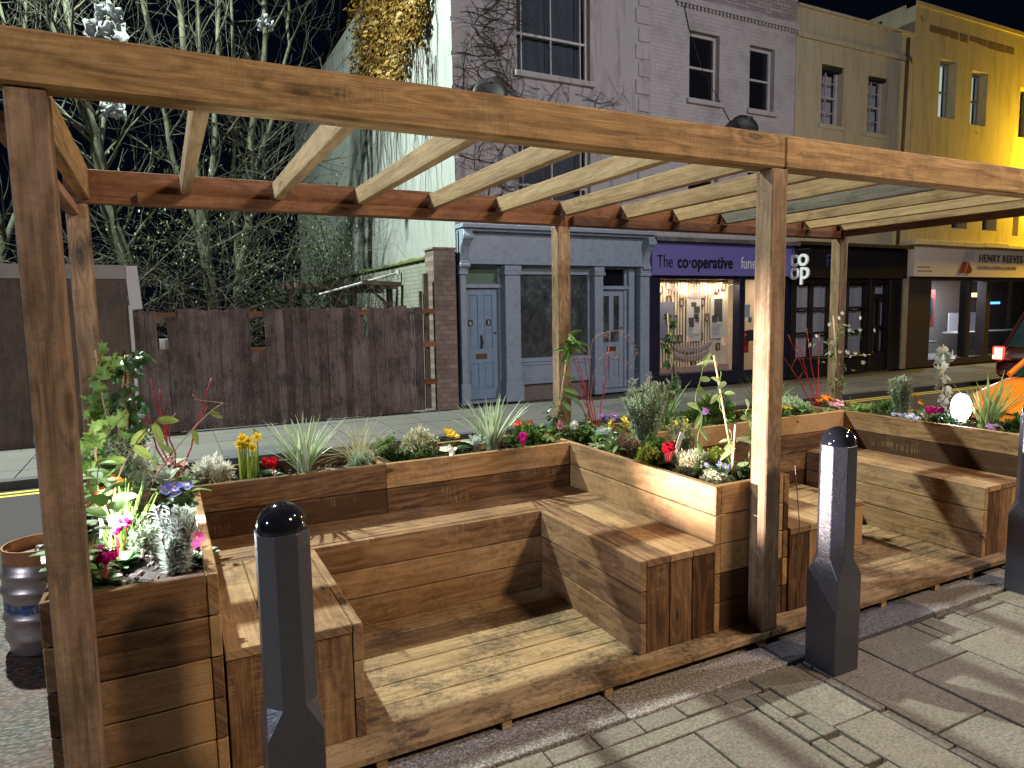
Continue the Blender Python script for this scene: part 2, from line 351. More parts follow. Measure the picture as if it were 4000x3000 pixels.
def slabm():
    m, nt, b = mat('york_stone'); o = coord(nt, 'Object'); br = attrf(nt, 'br')
    c = ramp(nt, br, [(0, (.13, .115, .098)), (.3, (.165, .152, .125)), (.55, (.16, .132, .114)), (.8, (.155, .138, .103)), (1, (.185, .167, .142))])
    g = ramp(nt, noisen(nt, o, 3.2, 6, .7), [(.42, 0), (.72, 1)])
    c = mixc(nt, mathn(nt, 'MULTIPLY', g, .55), c, (.09, .082, .055))
    pk = ramp(nt, noisen(nt, coord(nt, 'Object', rot=(0, 0, 1)), 2.1, 5, .7), [(.5, 0), (.7, 1)])
    c = mixc(nt, mathn(nt, 'MULTIPLY', pk, .4), c, (.2, .155, .14))
    sp = ramp(nt, noisen(nt, coord(nt, 'Object', scale=(1, 1, 1)), 75, 5, .85), [(.36, .45), (.64, 1.5)])
    c = mixc(nt, 1, c, sp, 'MULTIPLY')
    st = ramp(nt, noisen(nt, o, 14, 5, .8), [(.56, 0), (.68, 1)]); c = mixc(nt, mathn(nt, 'MULTIPLY', st, .6), c, (.06, .05, .035))
    Lk(nt, c, b.inputs['Base Color']); b.inputs['Roughness'].default_value = .7
    h = mathn(nt, 'ADD', mathn(nt, 'MULTIPLY', noisen(nt, o, 18, 5, .6), .8), mathn(nt, 'MULTIPLY', noisen(nt, o, 110, 3), .3))
    bump(nt, h, 1, .012, b); return m
M_SLAB = slabm()
def granitem():
    m, nt, b = mat('granite'); o = coord(nt, 'Object'); br = attrf(nt, 'br')
    sp = ramp(nt, noisen(nt, o, 95, 4, .85), [(.38, .35), (.5, .95), (.62, 2.4)])
    c = mixc(nt, br, (.055, .055, .066), (.27, .24, .23)); c = mixc(nt, 1, c, sp, 'MULTIPLY')
    Lk(nt, c, b.inputs['Base Color']); b.inputs['Roughness'].default_value = .6
    bump(nt, noisen(nt, o, 70, 4, .75), .9, .008, b); return m
M_GRAN = granitem()
PZ = -.08; RZ = -.22
m = MB(); m.box(-60, 80, -40, 60, -.6, -.5, br=.5); struct('ground', m, M_EARTH)
m = MB(); m.box(-60, 80, .10, 6.45, -.5, RZ, br=.5); struct('road', m, M_ROAD)
m = MB(); m.box(-9, -2.97, .13, 3.4, RZ+.002, RZ+.006, br=.5); struct('road_patch', m, M_ROADN)
m = MB(); m.box(-60, 80, -40, .10, -.5, PZ-.03, br=.5); struct('pavement_bed', m, M_MORT)
m = MB()
for y in (6.12, 6.27): m.box(-40, 60, y, y+.07, RZ+.001, RZ+.004, br=.5)
struct('road_marking', m, M_YLINE)
m = MB(); x = -30
while x < 45: m.box(x, x+.9, 6.45, 6.6, -.5, -.12); x += .906
struct('far_kerb', m, M_KERBF)
m = MB(); x = -30
m.box(-60, 80, 6.6, 9.3, -.5, -.135, br=.5, mi=1)
while x < 45:
    wd = R.choice((.6, .9, .75)); y = 6.605
    for yy in (7.05, 7.75, 8.4, 9.2): m.box(x, x+wd-.012, y, yy-.012, -.3, -.12+R.uniform(-.002, .002), mi=R.choice((0, 0, 1)) if yy < 7.8 else 0); y = yy
    x += wd
struct('far_pavement', m, [M_FARP, M_FARP2])
m = MB(); m.box(-60, 2.1, 9.3, 60, -.5, -.14, br=.5); struct('yard_ground', m, M_EARTH)
# near pavement: granite kerb, small pavers, strip, slabs
def slab(mb, x0, x1, y0, y1, z=PZ, g=.005, br=None, mi=0):
    j = R.uniform(-.003, .003); t = [R.uniform(-.004, .004) for _ in range(4)]
    x0 += g; x1 -= g; y0 += g; y1 -= g
    vs = [(x0, y0, z-.06), (x0, y0, z+j+t[0]), (x0, y1, z-.06), (x0, y1, z+j+t[1]), (x1, y0, z-.06), (x1, y0, z+j+t[2]), (x1, y1, z-.06), (x1, y1, z+j+t[3])]
    mb.hexa(vs, mi, br)
m = MB()
ks = [(-5.6, .3), (-4.4, .8), (-3.2, .4), (-2.1, .7), (-.925, 1.0), (.0, .12), (1.12, .6), (2.1, .3), (3.2, .5), (4.4, .7), (5.6, .4), (6.8, .4), (8, .5)]
for (a, b_), (c, _) in zip(ks, ks[1:]): slab(m, a, c, -.182, .13, br=b_, z=PZ+.008)
o = m.build('kerb', M_GRAN, bevel=.004); o['kind'] = 'structure'
m = MB(); x = -6.0
while x < -.25: slab(m, x, x+.212, -.28, -.185, g=.004); x += .212
m.box(-6, -.41, -.362, -.286, PZ-.06, PZ+.001, br=.9)
y = -.286
k = 0
while y > -1.7:      # double column of small pavers that borders the left field
    hgt = .15 if k % 2 else .19
    slab(m, -.40, -.335, y-hgt, y, g=.003); slab(m, -.33, -.245, y-hgt*.9-.02, y-.02 if k else y, g=.003); y -= hgt; k += 1
cols = [(-.24, .015, [-.185, -.60, -1.02, -1.5, -2.0, -2.6]), (.015, .06, [-.19, -.35]), (.07, .41, [-.185, -.24, -.82, -1.3, -1.8, -2.4]), (.41, .85, [-.19, -.50, -.98, -1.5, -2.1]),
        (.85, .93, [-.2, -.42]), (.93, 1.05, [-.2, -.42]), (.85, 1.22, [-.42, -.80, -1.3, -1.9]), (1.05, 1.13, [-.23, -.42]), (1.13, 1.22, [-.21, -.42]), (1.22, 1.6, [-.21, -.27, -.7, -1.2, -1.8]),
        (.015, .07, [-.35, -.62, -.9, -1.3])]
for a, b_, ys in cols:
    for p, q in zip(ys, ys[1:]): slab(m, a, b_, q, p)
x = 1.6
while x < 9:
    wd = R.choice((.38, .45, .6)); y = -.19
    while y > -3: h = R.choice((.45, .6, .35)); slab(m, x, x+wd, y-h, y); y -= h
    x += wd
x = -6
while x < -.41:
    wd = R.choice((.45, .6)); wd = min(wd, -.41-x) if -.41-x > .3 else -.41-x; y = -.368
    while y > -3: h = R.choice((.45, .6, .35)); slab(m, x, x+wd, y-h, y); y -= h
    x += wd
o = m.build('pavement', M_SLAB, bevel=.003); o['kind'] = 'structure'
# ------------------------------------------------------------------ timber deck
def joistend(m, x): m.box(x, x+.05, -.012, .05, PZ+.004, -.042, 'y', mi=1, br=.9)
t = thing('timber_deck', 'low timber deck of long brown boards under the benches', 'deck', (0, 0, PZ))
m = MB()
for x0, x1 in ((-2.95, .045), (.052, 3.0)):
    y = -.02; k = 0
    while y < 1.9:
        w_ = .147
        if x0 < 0 or k < 1: m.box(x0, x1, y, y+w_-.005, -.032, 0, 'x')
        else:
            xs = [x0]+sorted(R.uniform(.3, 2.7) for _ in range(1))+[x1]
            for a, b_ in zip(xs, xs[1:]): m.box(a, b_-.003, y, y+w_-.005, -.032, 0, 'x')
        y += w_; k += 1
m.build('deck_boards', W_DECK, t, bevel=.003)
m = MB()
for x in (-2.6, -1.93, -1.42, -.93, -.02, .38, .9, 1.38, 1.72, 2.3, 2.8): m.box(x, x+.045, .012, 1.85, RZ+.004, -.034, 'y')
m.build('joists', W_GREY, t)
for x in (-2.6, -1.93, -1.42, -.93, -.02, .38, .9, 1.38, 1.72, 2.3, 2.8): m = MB(); m.box(x+.002, x+.043, -.012, .010, PZ+.012, -.034, 'y'); m.build('joist_end', W_RAFT, t)
# ------------------------------------------------------------------ planters and benches
BW = .147; TH = .036
def hstack(m, x0, x1, y0, y1, z0, z1, axis):
    n = max(1, round((z1-z0)/BW)); h = (z1-z0)/n
    for i in range(n): m.box(x0, x1, y0, y1, z0+i*h+(.0025 if i else 0), z0+(i+1)*h-.0025, axis)
def vstack(m, x0, x1, y0, y1, z0, z1, along):
    L_ = (x1-x0) if along == 'x' else (y1-y0); n = max(1, round(L_/.152)); w_ = L_/n
    for i in range(n):
        if along == 'x': m.box(x0+i*w_+.0025, x0+(i+1)*w_-.0025, y0, y1, z0, z1, 'z')
        else: m.box(x0, x1, y0+i*w_+.0015, y0+(i+1)*w_-.0015, z0, z1, 'z')
def soilm():
    m, nt, b = mat('potting_soil'); o = coord(nt, 'Object')
    c = ramp(nt, noisen(nt, o, 55, 5, .8), [(.35, (.012, .008, .006)), (.6, (.04, .026, .018)), (.8, (.13, .1, .075))])
    Lk(nt, c, b.inputs['Base Color']); b.inputs['Roughness'].default_value = .95; bump(nt, noisen(nt, o, 60, 5, .8), 1, .03, b); return m
M_SOIL = soilm(); M_CLOD = simple('soil_clod', (.09, .07, .055), .95, var=.5, vs=60)
def soil(t, x0, x1, y0, y1, z):
    m = MB(); nx = max(4, int((x1-x0)/.03)); ny = max(4, int((y1-y0)/.03)); vs = []; fs = []
    for i in range(nx+1):
        for j in range(ny+1):
            x = x0+(x1-x0)*i/nx; y = y0+(y1-y0)*j/ny
            vs.append((x, y, z+.022*noise.noise(Vector((x*9, y*9, 3)))+.012*noise.noise(Vector((x*35, y*35, 8)))))
    for i in range(nx):
        for j in range(ny): a = i*(ny+1)+j; fs.append((a, a+ny+1, a+ny+2, a+1))
    m.add(vs, fs)
    for _ in range(int(400*(x1-x0)*(y1-y0))):
        x = R.uniform(x0+.02, x1-.02); y = R.uniform(y0+.02, y1-.02); s = R.uniform(.004, .013); zz = z+s*.6+.012
        p = Vector((x, y, zz)); q = [p+Vector(v)*s*R.uniform(.7, 1.3) for v in ((1, 0, 0), (-1, 0, 0), (0, 1, 0), (0, -1, 0), (0, 0, 1), (0, 0, -1))]
        m.add(q, [(0, 2, 4), (2, 1, 4), (1, 3, 4), (3, 0, 4), (2, 0, 5), (1, 2, 5), (3, 1, 5), (0, 3, 5)], 1)
    m.build('soil', [M_SOIL, M_CLOD], t, smooth=True)
def planter(x0, x1, y0, y1, h, label, longx=False, sz=.075, split=None):
    t = thing('planter_box', label, 'planter', ((x0+x1)/2, (y0+y1)/2, 0), 'timber planter boxes')
    z0 = .001
    for nm, a in (('side_panel', 0), ('side_panel', 1), ('end_panel', 0), ('end_panel', 1)):
        m = MB()
        if longx:
            if nm == 'side_panel': hstack(m, x0, x1, *((y0, y0+TH) if a == 0 else (y1-TH, y1)), z0, h, 'x')
            else: hstack(m, *((x0, x0+TH) if a == 0 else (x1-TH, x1)), y0+TH+.002, y1-TH-.002, z0, h, 'y')
        else:
            if nm == 'side_panel': hstack(m, *((x0, x0+TH) if a == 0 else (x1-TH, x1)), y0, y1, z0, h, 'y')
            else: hstack(m, x0+TH+.002, x1-TH-.002, *((y0+.003, y0+.003+TH) if a == 0 else (y1-TH, y1)), z0, h, 'x')
        m.build(nm, W_BOX, t, bevel=.003)
    soil(t, x0+TH, x1-TH, y0+TH, y1-TH, h-sz)
    return t
RH = .735
planter(-2.91, -2.41, .10, 1.40, RH, 'left end planter packed with bright flowers beside the front post', sz=.05)
planter(-2.91, -1.44, 1.42, 1.885, RH, 'back planter with daffodils behind the left half of the first bench', True)
planter(-1.437, -.215, 1.42, 1.885, RH, 'back planter with pale heather behind the right half of the first bench', True)
planter(-.208, .29, .10, 1.885, RH, 'middle planter running front to back beside the centre post', sz=.06)
planter(.295, 2.395, 1.39, 1.885, RH, 'back planter along the far bay with yellow and orange flowers', True)
planter(2.40, 2.90, .10, 1.885, RH, 'right end planter holding the glaring spotlight')
def bench(x0, x1, y0, y1, label, along, front, end=True, h=.45, extra=None):
    # along: direction the seat boards run; front: side whose face is a stack of long boards
    t = thing('bench', label, 'bench', ((x0+x1)/2, (y0+y1)/2, 0), 'timber benches')
    z0 = .001; m = MB(); fx0, fx1, fy0, fy1 = x0, x1, y0, y1
    if front == '+x': hstack(m, x1-TH, x1, y0-.004, y1, z0, h, 'y'); fx1 = x1-TH-.002
    if front == '-x': hstack(m, x0, x0+TH, y0-.004, y1, z0, h, 'y'); fx0 = x0+TH+.002
    if front == '-y': hstack(m, x0, x1, y0, y0+TH, z0, h, 'x'); fy0 = y0+TH+.002
    m.build('front_panel', W_SEAT, t, bevel=.003)
    if end:
        m = MB(); vstack(m, fx0, fx1, y0, y0+TH, z0, h-TH-.002, 'x'); m.build('end_panel', W_BOX, t, bevel=.003)
    m = MB()
    if along == 'y':
        n = max(1, round((fx1-fx0)/.147)); w_ = (fx1-fx0)/n
        for i in range(n): m.box(fx0+i*w_+.0015, fx0+(i+1)*w_-.0015, fy0-(.006 if end else 0), fy1, h-TH, h, 'y')
    else:
        n = max(1, round((fy1-fy0)/.147)); w_ = (fy1-fy0)/n
        for i in range(n): m.box(fx0, fx1, fy0+i*w_+.0015, fy0+(i+1)*w_-.0015, h-TH, h, 'x')
    m.build('seat', W_SEAT, t, bevel=.003)
    return t
bench(-2.405, -1.93, .112, 1.012, 'left arm of the first bench beside the flower-filled planter', 'y', '+x')
bench(-2.405, -.213, 1.018, 1.415, 'long back seat of the first bench between its two arms', 'x', '-y', end=False)
bench(-.66, -.213, .098, 1.012, 'right arm of the first bench against the middle planter', 'y', '-x')
bench(.295, .77, .095, 1.385, 'left arm of the far bench right of the centre post', 'y', '+x')
bench(1.965, 2.395, .06, 1.385, 'right arm of the far bench against the spotlight planter', 'y', '-x')
t = thing('low_platform', 'low timber box step in the middle of the far bay', 'platform', (1.16, .85, 0))
m = MB(); vstack(m, .78, 1.55, .58, .616, .001, .262, 'x'); hstack(m, 1.514, 1.55, .62, 1.13, .001, .262, 'y'); m.build('front_panel', W_BOX, t, bevel=.003)
m = MB()
for i in range(4): m.box(.78, 1.55, .578+i*.138, .578+(i+1)*.138-.003, .264, .30, 'x')
m.build('platform_top', W_SEAT, t, bevel=.003)
# ------------------------------------------------------------------ pergola
t = thing('pergola', 'open timber pergola of square posts and slatted roof over the benches', 'pergola', (0, .9, 0))
def post(x, y, z1, z0=0.001): m = MB(); m.box(x, x+.1, y, y+.1, z0, z1, 'z'); m.build('post', W_POST, t, bevel=.005)
post(-2.868, .0, 2.218); post(.0, -.012, 2.218); post(2.9, .0, 2.218)
for x in (-2.93, .0, 2.945): post(x, 1.897, 2.178 if x > -1 else 2.178, RZ+.003)
m = MB(); m.box(-3.25, .078, -.014, .084, 2.22, 2.37, 'x'); m.build('front_beam', W_BEAM, t, bevel=.008)
m = MB(); m.box(.081, 3.9, -.014, .084, 2.22, 2.37, 'x'); m.build('front_beam', W_BEAM, t, bevel=.008)
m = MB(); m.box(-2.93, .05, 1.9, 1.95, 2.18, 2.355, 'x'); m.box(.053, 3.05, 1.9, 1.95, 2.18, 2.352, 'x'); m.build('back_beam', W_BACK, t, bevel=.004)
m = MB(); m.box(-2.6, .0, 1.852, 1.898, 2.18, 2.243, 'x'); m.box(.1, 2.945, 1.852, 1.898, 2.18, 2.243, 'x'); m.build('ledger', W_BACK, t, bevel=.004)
m = MB(); m.box(-2.868, -2.818, .086, 1.898, 2.20, 2.37, 'y'); m.build('end_beam', W_BEAM, t, bevel=.004)
m = MB(); m.box(-2.925, -2.872, .086, 1.95, 2.12, 2.17, 'y'); m.build('end_rail', W_RAIL, t, bevel=.004)
m = MB(); m.box(2.955, 3.005, .086, 1.89, 2.20, 2.35, 'y'); m.build('end_beam', W_BACK, t, bevel=.004)
for k, x in enumerate((-2.39, -1.91, -1.43, -.955, -.48, .015, .54, 1.02, 1.50, 1.98, 2.44, 2.88)):
    m = MB(); off = R.uniform(0, 50); br = R.random(); xx = (x, x+.048); j = R.uniform(-.003, .003)
    vs = [(X, y, z) for X in xx for (y, z) in ((.086, 2.246+j), (.086, 2.345+j), (1.850, 2.246+j), (1.897, 2.345+j))]
    m.add(vs, [(0, 1, 3, 2), (4, 6, 7, 5), (0, 4, 5, 1), (2, 3, 7, 6), (0, 2, 6, 4), (1, 5, 7, 3)], 0, [(v[1]+off, v[0]+off, v[2]) for v in vs], br)
    m.build('rafter', W_GREY if k == 8 else W_RAFT, t, bevel=.003)
# ------------------------------------------------------------------ bollards
def bollardm():
    m, nt, b = mat('black_gloss_iron'); o = coord(nt, 'Object')
    c = mixc(nt, noisen(nt, o, 25, 4), (.010, .011, .021), (.019, .021, .036))
    c = mixc(nt, mathn(nt, 'MULTIPLY', ramp(nt, noisen(nt, o, 160, 2), [(.7, 0), (.76, 1)]), .5), c, (.25, .25, .28))
    Lk(nt, c, b.inputs['Base Color']); b.inputs['Roughness'].default_value = .42; b.inputs['Specular IOR Level'].default_value = 1.0; b.inputs['Coat Weight'].default_value = .35; b.inputs['Coat Roughness'].default_value = .15
    h = mathn(nt, 'ADD', noisen(nt, o, 26, 3, .6, 1.5), mathn(nt, 'MULTIPLY', noisen(nt, coord(nt, 'Object', scale=(1, 1, .5)), 90, 3), .2))
    bump(nt, h, .4, .006, b); return m
M_BOL = bollardm()
m0, nt0, b0_ = mat('black_gloss_dome'); b0_.inputs['Base Color'].default_value = (.008, .009, .013, 1); b0_.inputs['Roughness'].default_value = .09
bump(nt0, noisen(nt0, coord(nt0, 'Object'), 18, 2), .08, .01, b0_)
t = thing('bollard', 'black bollard nearest the camera, in front of the left bench arm', 'bollard', (0, 0, 0), 'black cast bollards along the kerb')
m = MB(); hb = .081; hz = .038; zs = (.375, .445)
def octa(half, ch, z): return [(half, half-ch, z), (half-ch, half, z), (-half+ch, half, z), (-half, half-ch, z), (-half, -half+ch, z), (-half+ch, -half, z), (half-ch, -half, z), (half, -half+ch, z)]
rings = [octa(hb, .003, PZ-.02), octa(hb, .003, .372), octa(.0745, .043, .452), octa(.0735, .043, .968)]
vs = [v for r in rings for v in r]; fs = [tuple(range(7, -1, -1)), tuple(24+k for k in range(8))]
for i in range(3): fs += [(i*8+k, i*8+(k+1) % 8, (i+1)*8+(k+1) % 8, (i+1)*8+k) for k in range(8)]
m.add(vs, fs); m.build('shaft', M_BOL, t, bevel=.003)
m = MB(); m.lathe(0, 0, [(.072, .966), (.0725, .972)]+[(.0725*math.cos(a), .975+.074*math.sin(a)) for a in [k*math.pi/2/10 for k in range(11)]][:-1]+[(.004, 1.049)], 40); m.build('dome_cap', m0, t, smooth=True)
t.location = (-2.25, -.285, 0)
for ch in t.children: ch.matrix_parent_inverse = Matrix.Identity(4)
dup(t, (.158, -.278, 0), 'black bollard standing right of the centre post')
dup(t, (1.862, -.25, 0), 'black bollard cut by the right edge of the photo')
# ------------------------------------------------------------------ beer keg
def kegm():
    m, nt, b = mat('keg_steel'); o = coord(nt, 'Object')
    sp = nt.nodes.new('ShaderNodeSeparateXYZ'); Lk(nt, nt.nodes.new('ShaderNodeTexCoord').outputs['Object'], sp.inputs[0])
    nz = mathn(nt, 'ADD', sp.outputs[2], mathn(nt, 'MULTIPLY', noisen(nt, o, 16, 4, .8), .05))
    band = ramp(nt, mathn(nt, 'ADD', mathn(nt, 'MULTIPLY', nz, 2), .5), [(.60, 0), (.607, 1), (.705, 1), (.712, 0)])
    c = mixc(nt, noisen(nt, coord(nt, 'Object', scale=(1, 1, 4)), 12, 5), (.25, .2, .19), (.5, .43, .41))
    chip = ramp(nt, noisen(nt, o, 30, 5, .8), [(.38, 0), (.5, 1)])
    c = mixc(nt, mathn(nt, 'MULTIPLY', band, mathn(nt, 'MULTIPLY', chip, .9)), c, (.02, .08, .26))
    Lk(nt, c, b.inputs['Base Color']); b.inputs['Metallic'].default_value = .75; b.inputs['Roughness'].default_value = .38
    bump(nt, noisen(nt, o, 45, 4), .15, .005, b); return m
M_KEG = kegm(); M_KEGR = simple('keg_inner_rim', (.42, .2, .1), .35, .7, var=.3, vs=14)
kx, ky = -3.2, 2.13
t = thing('beer_keg', 'steel beer keg with a worn blue band standing on the road at the left', 'keg', (kx, ky, RZ))
m = MB(); z = RZ+.006
prof = [(.165, 0), (.175, .012), (.178, .055), (.192, .085), (.197, .1), (.192, .115), (.187, .14), (.187, .185), (.197, .198), (.2, .208), (.197, .218), (.187, .232), (.187, .33), (.197, .343), (.2, .353), (.197, .363), (.187, .377), (.186, .42), (.194, .433), (.197, .443), (.194, .453), (.184, .468), (.18, .50), (.15, .512)]
m.lathe(kx, ky, [(r, z+h) for r, h in prof], 48); m.build('barrel', M_KEG, t, smooth=True)
m = MB(); n = 48; zt = z+.5
for k in range(n):      # chime with hand holes
    a0, a1 = 2*math.pi*k/n, 2*math.pi*(k+1)/n; hole = (k % 16) in (5, 6, 7, 8)
    segs = [(0, .1)] if not hole else [(0, .025), (.07, .1)]
    for u0, u1 in segs:
        vs = []
        for a in (a0, a1):
            for rr in (.168, .176):
                for u in (u0, u1): vs.append((kx+rr*math.cos(a), ky+rr*math.sin(a), zt-.02+u))
        m.hexa(vs, br=.5)
m.build('top_chime', M_KEGR, t)
m = MB(); m.lathe(kx, ky, [(.03, zt), (.03, zt+.04), (.022, zt+.045), (.022, zt+.06)], 16); m.build('valve', M_KEG, t, smooth=True)
# ------------------------------------------------------------------ wall and window helpers
def wall_y(mb, x0, x1, z0, z1, y, holes, depth=.12, mi=0, thick=None):
    xs = sorted({x0, x1} | {h[0] for h in holes} | {h[1] for h in holes}); zs_ = sorted({z0, z1} | {h[2] for h in holes} | {h[3] for h in holes})
    for a, b_ in zip(xs, xs[1:]):
        for c, d_ in zip(zs_, zs_[1:]):
            cx, cz = (a+b_)/2, (c+d_)/2
            if any(h[0] < cx < h[1] and h[2] < cz < h[3] for h in holes): continue
            mb.add([(a, y, c), (b_, y, c), (b_, y, d_), (a, y, d_)], [(0, 1, 2, 3)], mi)
    for a, b_, c, d_ in holes:
        mb.add([(a, y, c), (a, y+depth, c), (a, y+depth, d_), (a, y, d_)], [(0, 1, 2, 3)], mi)
        mb.add([(b_, y, c), (b_, y+depth, c), (b_, y+depth, d_), (b_, y, d_)], [(3, 2, 1, 0)], mi)
        mb.add([(a, y, d_), (b_, y, d_), (b_, y+depth, d_), (a, y+depth, d_)], [(0, 3, 2, 1)], mi)
        mb.add([(a, y, c), (b_, y, c), (b_, y+depth, c), (a, y+depth, c)], [(0, 1, 2, 3)], mi)
def window(root, x0, x1, z0, z1, y, vbars=(), hbars=(), frame=.05, mid=None, m_frame=WHITEP, pane=DARKGL, sill=None, back=None, bar=.022, upper=None, sillm=None):
    m = MB(); f = frame
    m.box(x0, x0+f, y, y+.06, z0, z1, 'z'); m.box(x1-f, x1, y, y+.06, z0, z1, 'z')
    m.box(x0+f, x1-f, y, y+.06, z0, z0+f*1.2, 'x'); m.box(x0+f, x1-f, y, y+.06, z1-f, z1, 'x')
    zm = mid if mid else (z0+z1)/2
    if mid is not False: m.box(x0+f, x1-f, y+.004, y+.056, zm-.022, zm+.022, 'x')
    for v in vbars: m.box(v-bar/2, v+bar/2, y+.012, y+.05, z0+f, z1-f, 'z')
    for h in hbars: m.box(x0+f, x1-f, y+.014, y+.048, h-bar/2, h+bar/2, 'x')
    w_ = m.build('window', m_frame, root)
    m = MB(); m.add([(x0+f, y+.045, z0+f), (x1-f, y+.045, z0+f), (x1-f, y+.045, z1-f), (x0+f, y+.045, z1-f)], [(0, 1, 2, 3)]); m.build('pane', pane, w_)
    if back:
        m = MB(); nn = 40; vs = []
        for i in range(nn+1):
            xx = x0+(x1-x0)*i/nn; yy = y+.16+.02*math.sin(i*1.1)+.012*math.sin(i*2.7); vs += [(xx, yy, z0), (xx, yy, z1)]
        m.add(vs, [(2*i, 2*i+2, 2*i+3, 2*i+1) for i in range(nn)]); m.build('curtain', back, w_, smooth=True)
        m = MB(); m.add([(x0, y+.4, z0), (x1, y+.4, z0), (x1, y+.4, z1), (x0, y+.4, z1)], [(0, 1, 2, 3)]); m.build('room_behind', M_DARK, w_)
    if sill:
        m = MB(); m.box(x0-sill, x1+sill, y-.19, y+.02, z0-.1, z0-.004, 'x'); m.build('window_sill', sillm or WHITEP, w_, bevel=.006)
    return w_
M_DARK = simple('dark_room', (.012, .012, .014), .9)
GY = 9.0
# ------------------------------------------------------------------ building A: creeper covered render with blue shopfront
M_RA = render_wall('roughcast_render', (.38, .375, .40), 45, 1.0, .6)
M_GAB = render_wall('gable_render', (.29, .32, .315), 30, .3, .6, (.12, .15, .12), patch=((.3, .28, .16), .8, .66, .6))
M_BLUE = simple('blue_shop_paint', (.22, .28, .37), .45, var=.12, vs=3, dirt=((.05, .06, .07), 9, .45), bmp=.15, bs=30)
M_BLUED = simple('blue_door_paint', (.17, .26, .38), .4, var=.1, vs=3, dirt=((.04, .06, .09), 8, .3))
t = thing('end_terrace_house', 'white rendered end house with bare creeper and a faded blue shopfront', 'building', (4.3, 12, PZ))
xa, xb = 2.15, 6.4
m = MB(); wins = [(3.42, 4.98, 5.86, 8.05), (3.42, 4.98, 3.2, 4.95)]
wall_y(m, xa, xb, 3.10, 9.6, GY, wins, .12); m.build('front_wall', M_RA, t)
m = MB(); m.add([(xa, GY, PZ-.1), (xa, 24, PZ-.1), (xa, 24, 8.8), (xa, 13, 8.85), (xa, GY, 9.6)], [(0, 1, 2, 3, 4)][::-1]); m.build('gable_wall', M_GAB, t)
m = MB(); m.add([(xa, GY, 9.6), (xb, GY, 9.6), (xb, 24, 9.2), (xa, 24, 8.8)], [(0, 1, 2, 3)]); m.build('roof', M_DARK, t)
for (x0, x1, z0, z1) in wins:
    window(t, x0, x1, z0, z1, GY+.10, vbars=(3.57, 4.19, 4.83), mid=z0+.70, back=M_CURT, pane=GLASS, sill=.07, frame=.055, sillm=M_RA)
m = MB(); z = 3.15; k = 0
while z < 9.5: m.box(6.07-(0 if k % 2 else .07)+.03, 6.375, GY-.03, GY+.01, z, z+.27, br=.5); z += .33; k += 1
m.build('quoins', M_RA, t, bevel=.012)
m = MB(); z = 3.2; k = 0
while z < 9.5: m.box(2.152, 2.62+(0 if k % 2 else .15), GY-.022, GY+.01, z, z+.5, br=.5); z += .56; k += 1
m.build('corner_quoins', M_RA, t, bevel=.01)
# blue shopfront
sf = MB()
sf.box(2.17, 6.32, GY-.12, GY+.3, 2.46, 3.0, 'x'); sf.box(2.17, 6.30, GY-.26, GY-.0, 2.985, 3.03); sf.box(2.15, 6.33, GY-.34, GY+.02, 3.03, 3.1)
sf.box(2.17, 6.3, GY-.17, GY-.1, 2.42, 2.47)
def pilaster(m, x0, x1, cap=2.34, y=GY-.1):
    m.box(x0, x1, y, GY+.28, .28, cap-.1, 'z'); m.box(x0-.03, x1+.03, y-.04, GY+.27, PZ, .30); m.box(x0-.03, x1+.03, y-.04, GY+.27, cap-.1, cap-.03); m.box(x0-.015, x1+.015, y-.025, GY+.27, cap-.03, cap+.08)
for a, b_ in ((2.15, 2.29), (3.06, 3.37), (5.0, 5.2), (6.1, 6.33)): pilaster(sf, a if a > 2.2 else 2.18, b_)
def scroll(m, x):
    pts = [(-.10, 2.32), (-.17, 2.38), (-.13, 2.46), (-.15, 2.6), (-.2, 2.72), (-.3, 2.82), (-.34, 2.92), (-.3, 3.0), (-.05, 3.0), (-.05, 2.32)]
    vs = [(x0, GY+a, z) for x0 in (x, x+.17) for a, z in pts]; n = len(pts)
    m.add(vs, [tuple(range(n-1, -1, -1)), tuple(range(n, 2*n))]+[(k, (k+1) % n, n+(k+1) % n, n+k) for k in range(n)])
    m.tube([(x-.012, GY-.13, 2.4), (x+.182, GY-.13, 2.4)], .05, 12); m.tube([(x-.012, GY-.29, 2.88), (x+.182, GY-.29, 2.88)], .065, 12)
scroll(sf, 2.17); scroll(sf, 6.13)
sf.box(3.37, 5.0, GY+.02, GY+.12, .62, .70); sf.box(3.37, 5.0, GY+.06, GY+.2, .24, .62); sf.box(3.37, 5.0, GY+.04, GY+.1, .2, .26)
for a in ((3.42, 3.5), (4.88, 4.96)): sf.box(*a, GY+.04, GY+.1, .26, .62)
sf.box(3.5, 4.88, GY+.04, GY+.1, .56, .62); sf.box(3.5, 4.88, GY+.04, GY+.1, .26, .31)
sf.box(3.37, 5.0, GY+.05, GY+.12, 2.26, 2.44); sf.box(3.37, 3.41, GY+.06, GY+.13, .7, 2.26); sf.box(4.94, 5.0, GY+.06, GY+.13, .7, 2.26)
sfo = sf.build('shopfront', M_BLUE, t, bevel=.006)
def milk():
    m, nt, b = mat('whitewashed_glass'); o = coord(nt, 'Object')
    c = ramp(nt, noisen(nt, coord(nt, 'Object', scale=(1, 1, .7)), 3.2, 9, .72, .6), [(.38, (.02, .025, .03)), (.55, (.05, .07, .075)), (.78, (.2, .25, .26))])
    Lk(nt, c, b.inputs['Base Color']); b.inputs['Roughness'].default_value = .25; return m
M_MILK = milk()
m = MB(); m.add([(3.4, GY+.1, .7), (4.96, GY+.1, .7), (4.96, GY+.1, 2.27), (3.4, GY+.1, 2.27)], [(0, 1, 2, 3)]); m.build('smeared_glass', M_MILK, sfo)
